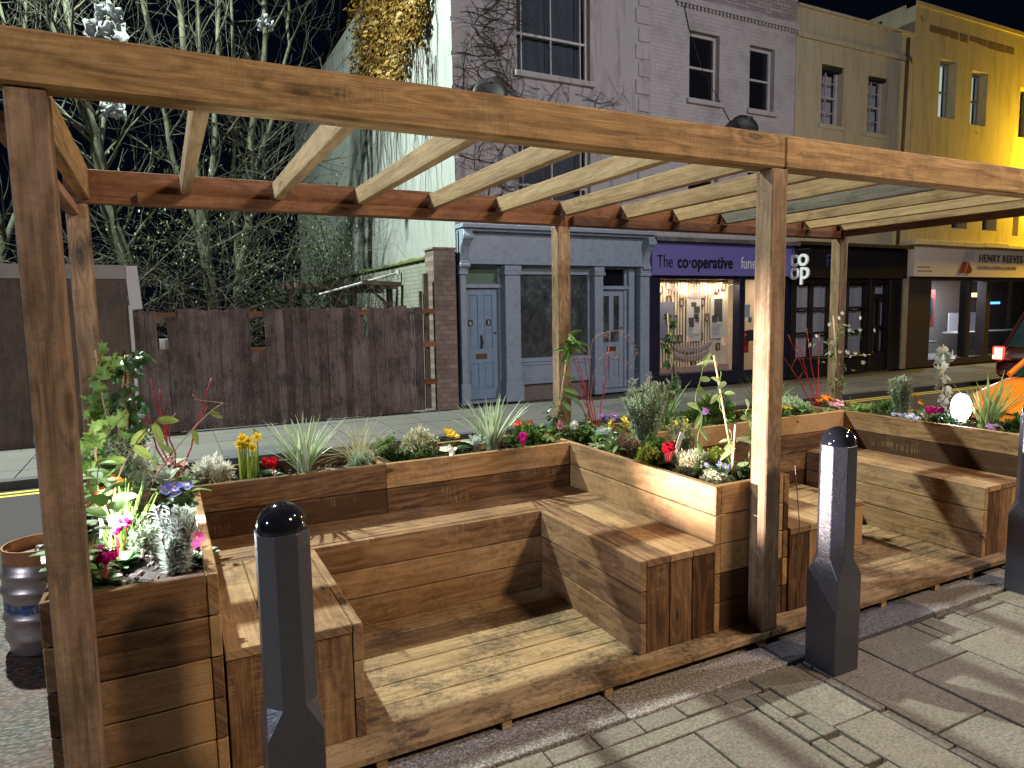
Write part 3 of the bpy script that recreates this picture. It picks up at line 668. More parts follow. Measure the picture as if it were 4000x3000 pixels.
m = MB(); m.box(3.37, 5.0, GY+.12, GY+.3, PZ-.1, .24); m.box(2.2, 6.2, GY+.3, GY+.34, PZ, 2.5)
m.build('stall_riser', simple('riser_concrete', (.16, .14, .14), .9, dirt=((.05, .045, .04), 6, .6)), t)
M_GRN = simple('green_fanlight', (.1, .17, .13), .3, var=.3, vs=4)
M_BRASS = simple('tarnished_brass', (.12, .085, .05), .45, .6); M_BLACK = simple('black_iron', (.01, .01, .012), .35)
M_NUM = simple('number_white', (.6, .6, .58), .5)
def front_door(x0, x1, y, z0, z1, m_d, glazed=False, label=None, ftop=2.38, fan=M_GRN, step=True):
    fm = MB(); fm.box(x0-.05, x0, y-.03, y+.05, z0, ftop+.04, 'z'); fm.box(x1, x1+.06, y-.03, y+.05, z0, ftop+.04, 'z'); fm.box(x0-.04, x1+.1, y-.08, y+.05, z1+.01, z1+.08, 'x'); fm.box(x0, x1, y-.02, y+.05, ftop, ftop+.05, 'x')
    fm.box(x1+.062, x1+.2, y-.1, y+.06, z0, ftop+.05, 'z')
    if step: fm.box(x0-.03, x1+.15, GY-.02, y+.05, PZ, z0-.01)
    m = MB(); w_ = x1-x0; st = .11
    m.box(x0, x0+st, y, y+.04, z0, z1, 'z'); m.box(x1-st, x1, y, y+.04, z0, z1, 'z'); cx = (x0+x1)/2; m.box(cx-st/2, cx+st/2, y, y+.04, z0, z1, 'z')
    for a, b_ in ((z0, z0+.2), (z0+.66, z0+.93), (z1-.12, z1)):
        m.box(x0+st, cx-st/2, y, y+.04, a, b_, 'x'); m.box(cx+st/2, x1-st, y, y+.04, a, b_, 'x')
    for a, b_ in ((x0+st, cx-st/2), (cx+st/2, x1-st)):
        m.box(a, b_, y+.018, y+.035, z0+.2, z0+.66, 'z'); m.box(a+.03, b_-.03, y+.008, y+.02, z0+.24, z0+.62, 'z')
        if not glazed: m.box(a, b_, y+.018, y+.035, z0+.93, z1-.12, 'z'); m.box(a+.03, b_-.03, y+.008, y+.02, z0+.97, z1-.16, 'z')
    d_ = m.build('door', m_d, t, bevel=.004)
    if label: d_['label'] = label
    fm.build('door_frame', M_BLUE, t, bevel=.004)
    m = MB(); m.box(x0, x1, y+.01, y+.02, z1+.08, ftop); m.build('fanlight', fan, t)
    if glazed:
        m = MB()
        for a, b_ in ((x0+st, cx-st/2), (cx+st/2, x1-st)): m.box(a, b_, y+.015, y+.03, z0+.93, z1-.12)
        m.build('door_glass', M_MILK, d_)
    m = MB(); m.box(cx-.11, cx+.11, y-.008, y+.002, z0+.74, z0+.84); m.build('letterbox', M_BRASS, d_)
    m = MB(); m.tube([(cx, y-.01, z0+1.17), (cx, y-.035, z0+1.12), (cx+.012, y-.04, z0+1.04), (cx, y-.03, z0+.98)], [.018, .014, .016, .02], 8); m.lathe(cx, y-.03, [(.016, z0+.94), (.024, z0+.97)], 10); m.build('knocker', M_BLACK, d_)
    m = MB(); m.lathe(x1-.06, y-.02, [(.018, z0+1.2), (.018, z0+1.23)], 10); m.build('lock', M_BRASS, d_)
    return d_
d1 = front_door(2.31, 3.0, GY+.12, -.02, 2.0, M_BLUED, label='light blue panelled door numbered 63')
for xx, s in ((2.405, '6'), (2.765, '3')):
    m = MB(); m.box(xx, xx+.085, GY+.108, GY+.116, 1.33, 1.44); m.build('number_plate', M_BLACK, d1)
    text('door_number', s, .11, (xx+.012, GY+.106, 1.345), M_NUM, d1, extrude=.002)
front_door(5.24, 5.84, GY+.12, 0, 1.97, M_BLUE, glazed=True, label='grey blue door with two tall smeared panes', fan=DARKGL)
# low garden wall and brick pier
M_PIER = brickm('pier_brick', (.27, .22, .2), (.17, .13, .12), (.12, .1, .085), bh=.085, bw=.16, dirt=(.07, .045, .035), dirtamt=.7)
M_PAINTB = brickm('painted_brick_side', (.25, .26, .235), (.21, .225, .2), (.11, .12, .1), plane='YZ', dirt=(.07, .09, .06), dirtamt=.6, green=.5)
m = MB(); m.box(1.68, 2.09, 8.88, 9.3, PZ-.1, 2.66); m.box(1.66, 2.11, 8.86, 9.32, 2.66, 2.70)
t2 = thing('brick_pier', 'brown brick pier between the board fence and the blue shopfront', 'pier', (1.88, 9.0, PZ)); m.build('brickwork', M_PIER, t2, bevel=.005)
t2 = thing('side_wall', 'low white painted brick wall with a mossy top running back behind the fence', 'wall', (1.9, 13, PZ))
m = MB(); m.box(1.70, 2.12, 9.32, 18, PZ-.1, 2.5); m.build('painted_bricks', M_PAINTB, t2)
m = MB(); y = 9.32
while y < 18: m.box(1.66, 2.14, y, y+.3, 2.5, 2.56+R.uniform(0, .04)); y += .3
m.build('mossy_coping', simple('moss', (.09, .11, .035), .95, var=.5, vs=14, bmp=.8), t2, bevel=.02)
# ------------------------------------------------------------------ building B: painted brick with funeralcare shop
M_RB = brickm('painted_brick', (.42, .415, .44), (.39, .385, .41), (.345, .34, .365), dirt=(.16, .15, .15), dirtamt=.5, b_str=.7, dscale=1.8)
M_RBT = brickm('bare_top_brick', (.36, .34, .35), (.22, .2, .2), (.06, .05, .05), dirt=(.1, .09, .09), dirtamt=.4)
M_PURP = simple('purple_fascia', (.13, .12, .36), .4, var=.05); M_NAVY = simple('navy_shop_paint', (.008, .01, .028), .35)
M_OFFW = simple('sign_white', (.62, .64, .68), .4); M_PVCW = simple('cream_slat', (.72, .6, .42), .6, var=.08)
t = thing('terrace_house', 'grey white painted brick house above the purple funeral shop', 'building', (8.4, 12, PZ), 'terrace houses across the street')
x0, x1 = 6.4, 10.45
wins = [(7.39, 8.2, 5.86, 7.2), (9.06, 9.8, 5.84, 7.17), (7.39, 8.2, 3.5, 4.6), (9.06, 9.8, 3.5, 4.6)]
m = MB(); wall_y(m, x0, x1, 3.02, 7.72, GY, wins, .14); m.build('front_wall', M_RB, t)
m = MB(); m.box(x0, x1, GY-.02, GY+.3, 7.78, 8.9, br=.5); m.build('parapet', M_RBT, t)
m = MB(); m.box(x0+.6, x1, GY-.09, GY+.05, 7.66, 7.78); x = x0+.65
while x < x1-.05: m.box(x, x+.05, GY-.07, GY+.02, 7.6, 7.66); x += .1
m.build('cornice', M_RB, t, bevel=.008)
for a in wins: window(t, *a, GY+.12, back=None, frame=.06, sill=.07, sillm=M_RB)
m = MB(); m.box(x0, x1, GY+.31, 20, 7, 8.85); m.build('roof', M_DARK, t)
# shop
m = MB(); m.box(6.345, 10.4, GY-.16, GY+.1, 2.26, 2.93, br=.5); fas = m.build('shop_fascia', M_PURP, t, bevel=.004)
M_GUT = simple('dark_cornice', (.06, .06, .068), .6, dirt=((.3, .3, .3), 2.5, .5))
m = MB(); m.box(6.34, 10.42, GY-.3, GY+.05, 2.935, 3.02); m.build('shop_cornice', M_GUT, t, bevel=.005)
zb = 2.42
text('sign_text', 'The', .36, (6.46, GY-.163, zb), M_BLACK, fas, extrude=.006, sx=.72)
text('sign_text', 'co·operative', .36, (6.98, GY-.165, zb), M_BLACK, fas, extrude=.012, offset=.007, sx=.80, spacing=1.04)
text('sign_text', 'funeralcare', .36, (8.74, GY-.163, zb), M_OFFW, fas, extrude=.006, sx=.74)
m = MB()
m.box(6.345, 6.63, GY-.06, GY+.14, PZ, 2.26); m.box(6.63, 8.83, GY-.06, GY+.14, PZ, .2); m.box(6.63, 8.83, GY-.05, GY+.1, 2.19, 2.26)
m.box(8.83, 9.0, GY-.06, GY+.14, PZ, 2.26); m.box(9.0, 10.4, GY-.06, GY+.1, 2.19, 2.26); m.box(10.2, 10.42, GY-.06, GY+.14, PZ, 2.26); m.box(9.0, 10.2, GY-.05, GY+.1, PZ, .18)
m.build('shop_frame', M_NAVY, t, bevel=.004)
m = MB(); m.add([(6.63, GY, .2), (8.83, GY, .2), (8.83, GY, 2.19), (6.63, GY, 2.19)], [(0, 1, 2, 3)]); m.build('display_window', GLASS, t)
m = MB(); m.add([(9.0, GY, .18), (10.2, GY, .18), (10.2, GY, 2.19), (9.0, GY, 2.19)], [(0, 1, 2, 3)]); m.build('glass_door', GLASS, t)
M_SHOPIN = simple('shop_interior', (.5, .4, .28), .8); M_SHOPD = simple('shop_gaps', (.05, .035, .03), .8)
m = MB(); m.box(6.5, 10.4, GY+1.6, GY+1.62, PZ, 2.6); m.box(6.5, 10.4, GY+.15, GY+1.6, PZ, -.02); m.box(6.5, 10.4, GY+.15, GY+1.6, 2.4, 2.42); m.box(6.45, 6.47, GY+.15, GY+1.6, PZ, 2.4); m.box(10.3, 10.32, GY+.15, GY+1.6, PZ, 2.4)
m.build('shop_room', M_SHOPIN, t)
m = MB(); m.box(6.55, 8.7, GY+.36, GY+.37, .15, 2.3, mi=1); x = 6.56
while x < 8.2: m.box(x, x+.048, GY+.32, GY+.345, .15, 2.3, 'z'); x += .078
while x < 8.8: m.box(x, x+.07, GY+.32, GY+.345, .15, 2.3, 'z'); x += .074
m.build('slat_screen', [M_PVCW, M_SHOPD], t)
add_light('AREA', (6.95, GY+.1, 2.1), 6, (1, .8, .55), .3, (7.0, GY+.34, 1.0), t, name='window_downlight')
for xx in (7.55, 8.15, 8.6): add_light('AREA', (xx, GY+.1, 2.1), 8, (1, .8, .55), .3, (xx, GY+.34, 1.0), t, name='window_downlight')
add_light('AREA', (9.6, GY+.8, 2.35), 26, (1, .8, .6), .5, (9.6, GY+.8, 0), t, name='ceiling_light')
M_POST = simple('poster_paper', (.52, .5, .46), .7); M_PHOTO = simple('photo_print', (.06, .05, .045), .5, var=.8, vs=20); M_TXT = simple('poster_print', (.3, .3, .33), .7)
def banner(x0, x1, z0, z1, label, g, dark=False, photos=()):
    t3 = thing('poster_banner', label, 'poster', (x0, GY+.3, z0), g)
    m = MB(); m.box(x0, x1, GY+.26, GY+.272, z0, z1); m.build('sheet', simple('blue_grey_poster', (.2, .2, .27), .7) if dark else M_POST, t3)
    for a, b_, c, d_ in photos:
        m = MB(); m.box(x0+a, x0+b_, GY+.254, GY+.259, z0+c, z0+d_); m.build('photo', M_PHOTO, t3)
    m = MB()
    for k in range(5): m.box(x0+.04, x0+R.uniform(.15, x1-x0-.03), GY+.254, GY+.259, z0+.1+k*.05, z0+.115+k*.05)
    m.build('text_lines', M_TXT, t3)
gp = 'posters in the shop window'
banner(6.86, 7.26, .95, 1.72, 'blue grey tartan poster hanging left in the funeral shop window', gp, True)
banner(7.62, 8.02, .86, 1.80, 'white poster with dark photos in the middle of the shop window', gp, False, ((.12, .26, .76, .85), (.2, .36, .62, .76), (.2, .33, .5, .6), (.05, .2, .4, .52), (.24, .34, .42, .52), (.07, .2, .32, .4)))
banner(8.3, 8.68, .9, 1.84, 'white poster with a large portrait photo right in the shop window', gp, False, ((.1, .33, .5, .88), (.04, .2, .36, .52), (.22, .34, .38, .5)))
M_FRW = simple('brown_frame', (.14, .065, .035), .5)
FR = [(6.92, 1.98), (7.15, 1.78), (7.5, 1.72), (8.1, 1.72), (8.52, 1.98), (8.7, 2.05), (7.33, 1.36), (8.22, 1.38), (7.47, .93), (8.05, .96), (8.56, .72), (7.3, .27), (7.85, .34), (8.34, .44)]
pos_ = ['top left, left of the bunting', 'below the top left one', 'left of the middle poster near its top', 'between the two white posters, upper', 'right end of the top bunting', 'top right corner of the window', 'left of the middle poster at its waist', 'between the two white posters, middle', 'left of the middle poster near its foot', 'between the two white posters, lower', 'right side below the right poster', 'bottom left above the floral border', 'bottom centre of the slats', 'bottom right of the slats']
for (x, z), p in zip(FR, pos_):
    t3 = thing('picture_frame', 'small brown picture frame on the slats, '+p, 'picture frame', (x, GY+.3, z), 'picture frames in the shop window')
    m = MB(); m.box(x-.055, x-.035, GY+.28, GY+.305, z-.08, z+.08, 'z'); m.box(x+.035, x+.055, GY+.28, GY+.305, z-.08, z+.08, 'z'); m.box(x-.035, x+.035, GY+.28, GY+.305, z+.06, z+.08); m.box(x-.035, x+.035, GY+.28, GY+.305, z-.08, z-.06); m.build('frame', M_FRW, t3)
    m = MB(); m.box(x-.035, x+.035, GY+.295, GY+.3, z-.06, z+.06); m.build('picture', simple('frame_print', (.4, .33, .27), .7, var=.5, vs=30) if 'print_' not in globals() else print_, t3); print_ = bpy.data.materials['frame_print']
M_BUNT = simple('bunting_cloth', (.45, .34, .32), .8, var=.3, vs=25)
def bunting(x0, x1, z0, z1, sag, label, n):
    t3 = thing('bunting', label, 'bunting', ((x0+x1)/2, GY+.25, z0), 'bunting strings in the shop window'); pts = []
    for i in range(n+1): u = i/n; pts.append((x0+(x1-x0)*u, GY+.24, z0+(z1-z0)*u-sag*4*u*(1-u)))
    m = MB(); m.tube(pts, .004, 4); m.build('string', M_POST, t3)
    m = MB()
    for p, q in zip(pts, pts[1:]): m.add([p, q, (q[0]-.01, q[1]+.004, q[2]-.09), ((p[0]+q[0])/2, p[1]+.006, min(p[2], q[2])-.115), (p[0]+.01, p[1]+.004, p[2]-.09)], [(0, 4, 3, 2, 1)])
    m.build('pennants', M_BUNT, t3)
bunting(7.05, 8.6, 2.16, 2.14, .25, 'pale pennant bunting sagging across the top of the shop window', 16)
bunting(7.25, 8.35, .84, .88, .14, 'flowered bunting in the lower window, upper of two strings', 12)
bunting(7.3, 8.25, .66, .68, .12, 'flowered bunting in the lower window, lower of two strings', 11)
m = MB(); m.box(6.66, 8.8, GY+.2, GY+.3, .2, .33); tag(m.build('floral_border', simple('floral_print', (.42, .28, .22), .8, var=.6, vs=18)), 'pinkish flowered border along the foot of the shop window', 'border')
t3 = thing('fire_extinguisher', 'red fire extinguisher inside the funeral shop door', 'extinguisher', (9.35, GY+.2, .6))
M_RED = simple('red_enamel', (.4, .02, .015), .3)
m = MB(); m.lathe(9.35, GY+.25, [(.06, .55), (.07, .58), (.07, .92), (.04, .98), (.02, 1.0)], 16); m.build('cylinder', M_RED, t3, smooth=True)
m = MB(); m.tube([(9.35, GY+.2, 1.0), (9.28, GY+.19, 1.04), (9.24, GY+.19, .95), (9.25, GY+.19, .7)], .012, 6); m.box(9.31, 9.42, GY+.22, GY+.27, 1.0, 1.05); m.build('hose', M_BLACK, t3)
for x, z, w_, h_, l in ((9.1, 1.5, .14, .28, 'pale blue notice stuck on the funeral shop door, upper'), (8.86, 1.3, .0, .0, ''), (9.2, 1.3, .1, .12, 'small blue notice on the funeral shop door under the pale one'), (9.17, .95, .2, .25, 'black card on the shop door above the extinguisher')):
    if w_: m = MB(); m.box(x, x+w_, GY+.03, GY+.036, z-h_/2, z+h_/2); tag(m.build('notice', simple('notice_paper', (.35, .45, .5) if 'pale' in l[:5] else ((.08, .2, .4) if 'blue' in l else (.02, .02, .02)), .7)), l, 'notice')
# projecting sign
t3 = thing('projecting_sign', 'white rounded co op letters hanging from a dark bracket', 'sign', (10.3, 8.9, 2.9))
m = MB(); m.box(10.29, 10.31, 8.35, 9.0, 2.83, 2.86); m.box(10.29, 10.31, 8.37, 8.38, 2.72, 2.83); m.box(10.29, 10.31, 8.85, 8.86, 2.72, 2.83); m.build('bracket', M_BLACK, t3)
M_SIGNW = simple('sign_letters_white', (.75, .8, .82), .4)
text('letters', 'co', .54, (10.3, 8.90, 2.49), M_SIGNW, t3, '-X', .02, .009, sx=1.0, spacing=.98)
text('letters', 'op', .54, (10.3, 8.90, 2.20), M_SIGNW, t3, '-X', .02, .009, sx=1.0, spacing=.98)
# ------------------------------------------------------------------ building C: cream render with black shopfront
M_RC = render_wall('cream_render', (.42, .38, .27), 90, .2, .55, (.16, .15, .1))
t = thing('terrace_house', 'cream rendered house above the black panelled shopfront', 'building', (12.5, 12, PZ), 'terrace houses across the street')
x0, x1 = 10.46, 14.59
wins = [(11.3, 12.05, 5.77, 7.1), (12.92, 13.65, 5.74, 7.06)]
m = MB(); wall_y(m, x0, x1, 3.05, 8.2, GY, wins, .2); m.build('front_wall', M_RC, t)
m = MB(); m.box(x0, x1, GY-.05, GY+.25, 8.2, 8.26); m.box(x0, x1-.0, GY-.05, GY+.02, 7.56, 7.66); m.build('string_course', M_RC, t)
for a in wins: window(t, *a, GY+.17, vbars=((a[0]+a[1])/2,), hbars=(a[2]+.33, a[3]-.33), back=M_NET, pane=GLASS, frame=.07, sill=.06, sillm=M_RC)
m = MB(); m.box(x0, x1, GY+.05, 20, 7, 8.1); m.build('roof', M_DARK, t)
m = MB(); m.tube([(14.28, GY-.06, 8.1), (14.25, GY-.06, 5.9), (14.2, GY-.06, 3.1)], .04, 8); m.tube([(14.28, GY-.06, 7.7), (14.5, GY-.06, 7.55)], .03, 8); m.build('drainpipe', simple('rust_pipe', (.1, .08, .05), .7), t, smooth=True)
M_BSH = simple('black_shop_paint', (.012, .011, .012), .35)
m = MB(); m.box(10.43, 14.5, GY-.14, GY+.1, 2.24, 2.96); m.box(10.43, 14.5, GY-.3, GY+.03, 2.97, 3.05)
for a, b_ in ((10.43, 10.6), (13.2, 13.36), (13.95, 14.5)): m.box(a, b_, GY-.08, GY+.14, PZ, 2.24, 'z')
m.box(10.6, 13.2, GY-.05, GY+.14, PZ, .3); m.box(10.6, 13.2, GY-.14, GY+.02, .3, .36); m.box(10.6, 14.0, GY-.04, GY+.1, 2.12, 2.24)
for xx in (11.2, 11.83, 12.46): m.box(xx-.03, xx+.03, GY-.02, GY+.05, .36, 2.12, 'z')
for zz in (.95, 1.53): m.box(10.6, 13.2, GY-.018, GY+.048, zz-.025, zz+.025)
m.box(13.36, 13.95, GY-.02, GY+.08, PZ, .4); m.box(13.36, 13.95, GY-.02, GY+.05, 1.72, 1.86); m.box(13.63, 13.68, GY-.02, GY+.05, .4, 1.72); m.box(13.36, 13.95, GY-.02, GY+.05, 1.0, 1.06)
m.build('shopfront', M_BSH, t, bevel=.005)
w_ = window(t, 10.6, 13.2, .36, 2.12, GY+.0, mid=False, m_frame=M_BSH, pane=GLASS, back=M_NET, frame=.02)
window(t, 13.36, 13.95, .4, 2.12, GY+.0, mid=False, m_frame=M_BSH, pane=GLASS, back=M_NET, frame=.02)
M_SIGNB = simple('faded_blue_letters', (.05, .06, .16), .5)
text('sign_text', 'Pro', .42, (11.45, GY-.145, 2.5), M_SIGNB, t, extrude=.004)
# ------------------------------------------------------------------ building D: yellow lit house with the accountants' shop
M_RD = render_wall('yellow_render', (.42, .37, .22), 80, .25, .6, (.14, .12, .06), patch=((.1, .08, .05), 1.6, .64, .6))
t = thing('terrace_house', 'house washed by yellow street light above the beige shop fascia', 'building', (18, 12, PZ), 'terrace houses across the street')
x0, x1 = 14.6, 30
wins = [(15.68, 16.4, 6.4, 7.85), (17.08, 17.8, 6.36, 7.75), (19.4, 20.1, 6.25, 7.6), (16.5, 17.2, 3.6, 4.3), (17.9, 18.6, 3.6, 4.3), (19.4, 19.7, 3.5, 4.3)]
m = MB(); wall_y(m, x0, x1, 3.2, 8.95, GY, wins, .28); m.build('front_wall', M_RD, t)
m = MB(); m.box(x0, x1, GY-.04, GY+.25, 8.95, 9.05); m.build('parapet_coping', M_RD, t)
m = MB()
for k in range(9):
    xx = 15.2+k*.42; m.box(xx, xx+R.uniform(.3, .41), GY-.006, GY+.01, 8.46-R.uniform(0, .08), 8.58)
m.build('fallen_render_patches', simple('exposed_brick', (.12, .085, .05), .9, var=.4, vs=20), t)
M_LITW = simple('lit_blind', (.6, .65, .55), .8, emit=(.75, .85, .7), es=.55)
for k, a in enumerate(wins):
    window(t, *a, GY+.24, back=M_LITW if k < 2 else None, pane=GLASS if k < 2 else DARKGL, frame=.05, sill=.1, sillm=M_RD, m_frame=simple('grey_window_frame', (.2, .22, .24), .5) if k == 0 else bpy.data.materials['grey_window_frame'])
m = MB(); m.box(x0, x1, GY+.9, 20, 7, 8.9); m.build('roof', M_DARK, t)
m = MB(); m.add([(x0, GY, 7.5), (x0, 22, 7.5), (x0, 22, 9.05), (x0, GY, 9.05)], [(3, 2, 1, 0)]); m.build('flank_wall', M_RC, t)
m = MB(); x = x0
while x < x1: l_ = R.uniform(.5, 1.3); m.box(x, x+l_-.01, GY-.32, GY+.05, 3.08+R.uniform(0, .015), 3.2+R.uniform(-.03, .03)); x += l_
m.build('shop_cornice', simple('crumbling_cornice', (.62, .54, .3), .9, var=.4, vs=9, bmp=.6), t, bevel=.01)
M_BEI = simple('beige_fascia', (.78, .68, .58), .45, var=.06); M_SHD = simple('dark_tile', (.06, .045, .035), .5)
m = MB(); m.box(14.72, x1, GY-.18, GY+.1, 2.3, 3.08); fas = m.build('shop_fascia', M_BEI, t)
M_SIGNG = simple('sign_grey_letters', (.12, .11, .11), .35, .4); M_MAR = simple('sign_maroon', (.22, .03, .04), .5); M_SILV = simple('sign_silver', (.75, .78, .78), .3, .3)
text('sign_text', 'HENRY REEVES & CO', .28, (17.5, GY-.185, 2.72), M_SIGNG, fas, extrude=.012, offset=.003, sx=1.05, spacing=1.12)
text('sign_text', 'CHARTERED & CERTIFIED ACCOUNTANTS', .12, (17.45, GY-.185, 2.52), bpy.data.materials['beige_grey_print'] if 'beige_grey_print' in bpy.data.materials else simple('beige_grey_print', (.3, .25, .2), .6), fas, extrude=.004, sx=.82)
m = MB()
m.add([(16.75, GY-.2, 2.75), (17.0, GY-.2, 2.75), (17.12, GY-.2, 3.0), (16.9, GY-.2, 3.0)], [(0, 1, 2, 3)], 0); m.add([(17.04, GY-.2, 2.75), (17.25, GY-.2, 2.78), (17.3, GY-.2, 3.0), (17.16, GY-.2, 3.0)], [(0, 1, 2, 3)], 0)
m.add([(16.6, GY-.2, 2.4), (16.85, GY-.2, 2.4), (16.98, GY-.2, 2.7), (16.74, GY-.2, 2.7)], [(0, 1, 2, 3)], 1); m.add([(16.9, GY-.2, 2.4), (17.16, GY-.2, 2.4), (17.2, GY-.2, 2.5), (17.02, GY-.2, 2.7)], [(0, 1, 2, 3)], 1)
m.build('sign_emblem', [M_SILV, M_MAR], fas)
m = MB()
for k in range(2): m.box(14.85, 15.45-k*.1, GY-.184, GY-.179, 2.42+k*.1, 2.455+k*.1)
m.build('sign_small_print', simple('faded_print', (.36, .24, .17), .6), fas)
m = MB(); m.box(14.6, 15.68, GY-.05, GY+.2, PZ, 2.3); m.box(15.68, x1, GY-.05, GY+.2, PZ, .1); m.box(15.68, x1, GY-.05, GY+.1, 2.2, 2.3); m.box(17.38, 17.5, GY-.05, GY+.2, .1, 2.2); m.box(18.2, 18.42, GY-.05, GY+.2, .1, 2.2)
m.box(22.3, 22.5, GY-.05, GY+.2, .1, 2.2); m.build('shop_frame', M_SHD, t)
m = MB(); m.box(14.42, 14.62, GY-.12, GY+.1, PZ, 2.3); m.build('party_pilaster', simple('pilaster_stone', (.3, .27, .2), .8, dirt=((.1, .09, .06), 3, .5)), t)
for a, b_, nm in ((15.68, 17.38, 'display_window'), (17.5, 18.2, 'glass_door'), (18.42, 22.3, 'display_window')):
    m = MB(); m.add([(a, GY+.02, .1), (b_, GY+.02, .1), (b_, GY+.02, 2.2), (a, GY+.02, 2.2)], [(0, 1, 2, 3)]); m.build(nm, GLASS, t)
M_IN1 = simple('office_interior', (.2, .18, .17), .8); M_IN2 = simple('red_board', (.3, .05, .04), .7); M_IN3 = simple('navy_board', (.02, .04, .07), .7)
m = MB(); m.box(14.8, 24, GY+1.9, GY+1.92, PZ, 2.6); m.box(14.8, 24, GY+.22, GY+1.9, PZ, .05); m.box(14.8, 24, GY+.22, GY+1.9, 2.42, 2.44); m.build('shop_room', M_IN1, t)
m = MB(); m.box(17.2, 17.9, GY+1.2, GY+1.22, .9, 2.0); m.build('display_board', M_IN2, t)
m = MB(); m.box(17.35, 17.75, GY+1.16, GY+1.19, 1.2, 1.75); m.build('notice_board', M_IN3, t)
m = MB(); m.box(19.9, 20.9, GY+1.0, GY+1.03, 1.55, 1.62); m.build('screen', simple('blue_screen', (.05, .2, .6), .4, emit=(.1, .4, 1), es=3), t)
m = MB(); m.box(18.5, 22, GY+.6, GY+1.3, .7, .74); m.box(15.9, 17, GY+.5, GY+1.1, .5, .54); m.build('desks', M_POST, t)
add_light('AREA', (18, GY+1.0, 2.36), 110, (.85, .9, 1), .8, (18, GY+1.0, 0), t, name='ceiling_light')
M_TUBE = simple('ceiling_tube', (.8, .8, .8), .4, emit=(.85, .9, 1), es=6); M_BULB = simple('warm_bulb', (.8, .6, .3), .4, emit=(1, .5, .15), es=5)
for xx in (15.9, 16.6, 18.7, 19.9): m = MB(); m.box(xx, xx+.5, GY+.9, GY+.96, 2.34, 2.38); m.build('ceiling_tube', M_TUBE, t)
m = MB(); m.box(15.9, 17.2, GY+1.3, GY+1.33, 1.9, 2.15); m.box(18.8, 20.6, GY+1.3, GY+1.33, .75, 1.3); m.build('shelf_unit', simple('pale_shelf', (.5, .48, .5), .6, var=.5, vs=6), t)
m = MB(); m.box(19.2, 20.4, GY+1.2, GY+1.25, 1.78, 1.9); m.build('orange_panel', M_BULB, t)
# ------------------------------------------------------------------ satellite dishes
M_DISH = simple('dish_grey', (.012, .012, .014), .5)
def dish(x, z, label):
    t3 = thing('satellite_dish', label, 'satellite dish', (x, GY, z), 'satellite dishes')
    m = MB(); c = Vector((x, GY-.34, z)); ax = Vector((-.35, -.85, .35)).normalized(); a = ax.orthogonal().normalized(); b_ = ax.cross(a); vs = [tuple(c-ax*.07)]; n = 24
    for r_, d_ in ((.12, .055), (.22, .02), (.3, -.03+.03)):
        for k in range(n): q = c-ax*d_+(a*math.cos(2*math.pi*k/n)+b_*math.sin(2*math.pi*k/n))*r_; vs.append(tuple(q))
    fs = [(0, 1+k, 1+(k+1) % n) for k in range(n)]
    for i in range(2): fs += [(1+i*n+k, 1+(i+1)*n+k, 1+(i+1)*n+(k+1) % n, 1+i*n+(k+1) % n) for k in range(n)]
    m.add(vs, fs); o = m.build('reflector', M_DISH, t3, smooth=True); so = o.modifiers.new('s', 'SOLIDIFY'); so.thickness = .01
    m = MB(); m.tube([c-ax*.07, (x, GY, z-.1)], .02, 8); m.tube([c-b_*.25, c+ax*.3], .01, 6); m.box(*(sorted((c.x+ax.x*.3-.03, c.x+ax.x*.3+.03))), c.y+ax.y*.3-.04, c.y+ax.y*.3+.04, c.z+ax.z*.3-.03, c.z+ax.z*.3+.03); m.build('arm', M_DISH, t3)
dish(2.72, 5.3, 'dark satellite dish on the creeper covered corner, just above the beam'); dish(8.6, 5.33, 'dark satellite dish on the painted brick house between its windows')
m = MB(); pts = [(6.6, 9.6), (7.38, 7.15), (7.75, 6.4), (8.2, 5.9), (8.6, 5.4)]; m.tube([(a, GY-.02, b_) for a, b_ in pts], .008, 5); tag(m.build('cable', M_BLACK), 'thin black cable running down the painted brick wall to the dish', 'cable')
# ------------------------------------------------------------------ creeper stems on the front, ivy on the gable
M_STEM = simple('dead_creeper', (.03, .022, .018), .9)
m = MB()
def creep(p, d, L_, r, depth):
    pts = [p]; q = Vector(p); d = Vector(d)
    n = max(3, int(L_/.12))
    for i in range(n):
        d = (d+Vector((R.uniform(-.5, .5), 0, R.uniform(-.4, .4)))).normalized(); q = q+d*L_/n
        if q.x < 2.17: q.x = 2.17
        q.y = GY-.02-R.random()*.015
        pts.append(tuple(q))
        if depth and R.random() < .6: creep(tuple(q), (R.choice((-1, 1))*R.uniform(.4, 1), 0, R.uniform(-.5, .7)), L_*.5, r*.6, depth-1)
    m.tube(pts, [r*(1-.6*i/n) for i in range(n+1)], 4, cap=False)
for k in range(20): creep((R.uniform(2.2, 2.8), GY-.02, R.uniform(3.2, 7.5)), (R.uniform(.1, 1), 0, R.uniform(-.2, 1)), R.uniform(.8, 1.8), .011, 2)
for k in range(26): creep((R.uniform(2.2, 5.2), GY-.02, R.uniform(4.9, 5.8)), (R.uniform(-.5, 1), 0, R.uniform(-.3, .8)), R.uniform(.3, .9), .006, 2)
for k in range(10): creep((R.uniform(2.2, 3.3), GY-.02, R.uniform(5.8, 8)), (R.uniform(-.5, 1), 0, R.uniform(-.3, .8)), R.uniform(.5, 1.2), .007, 2)
tag(m.build('bare_creeper', M_STEM), 'leafless dark creeper stems clinging to the front of the end house', 'creeper')
M_GOLD = leafm('golden_leaves', (.10, .05, .012), (.42, .27, .06), .3)
t = thing('wall_ivy', 'mass of golden brown ivy leaves high on the pale gable wall', 'ivy', (2.1, 11, 6)); m = MB()
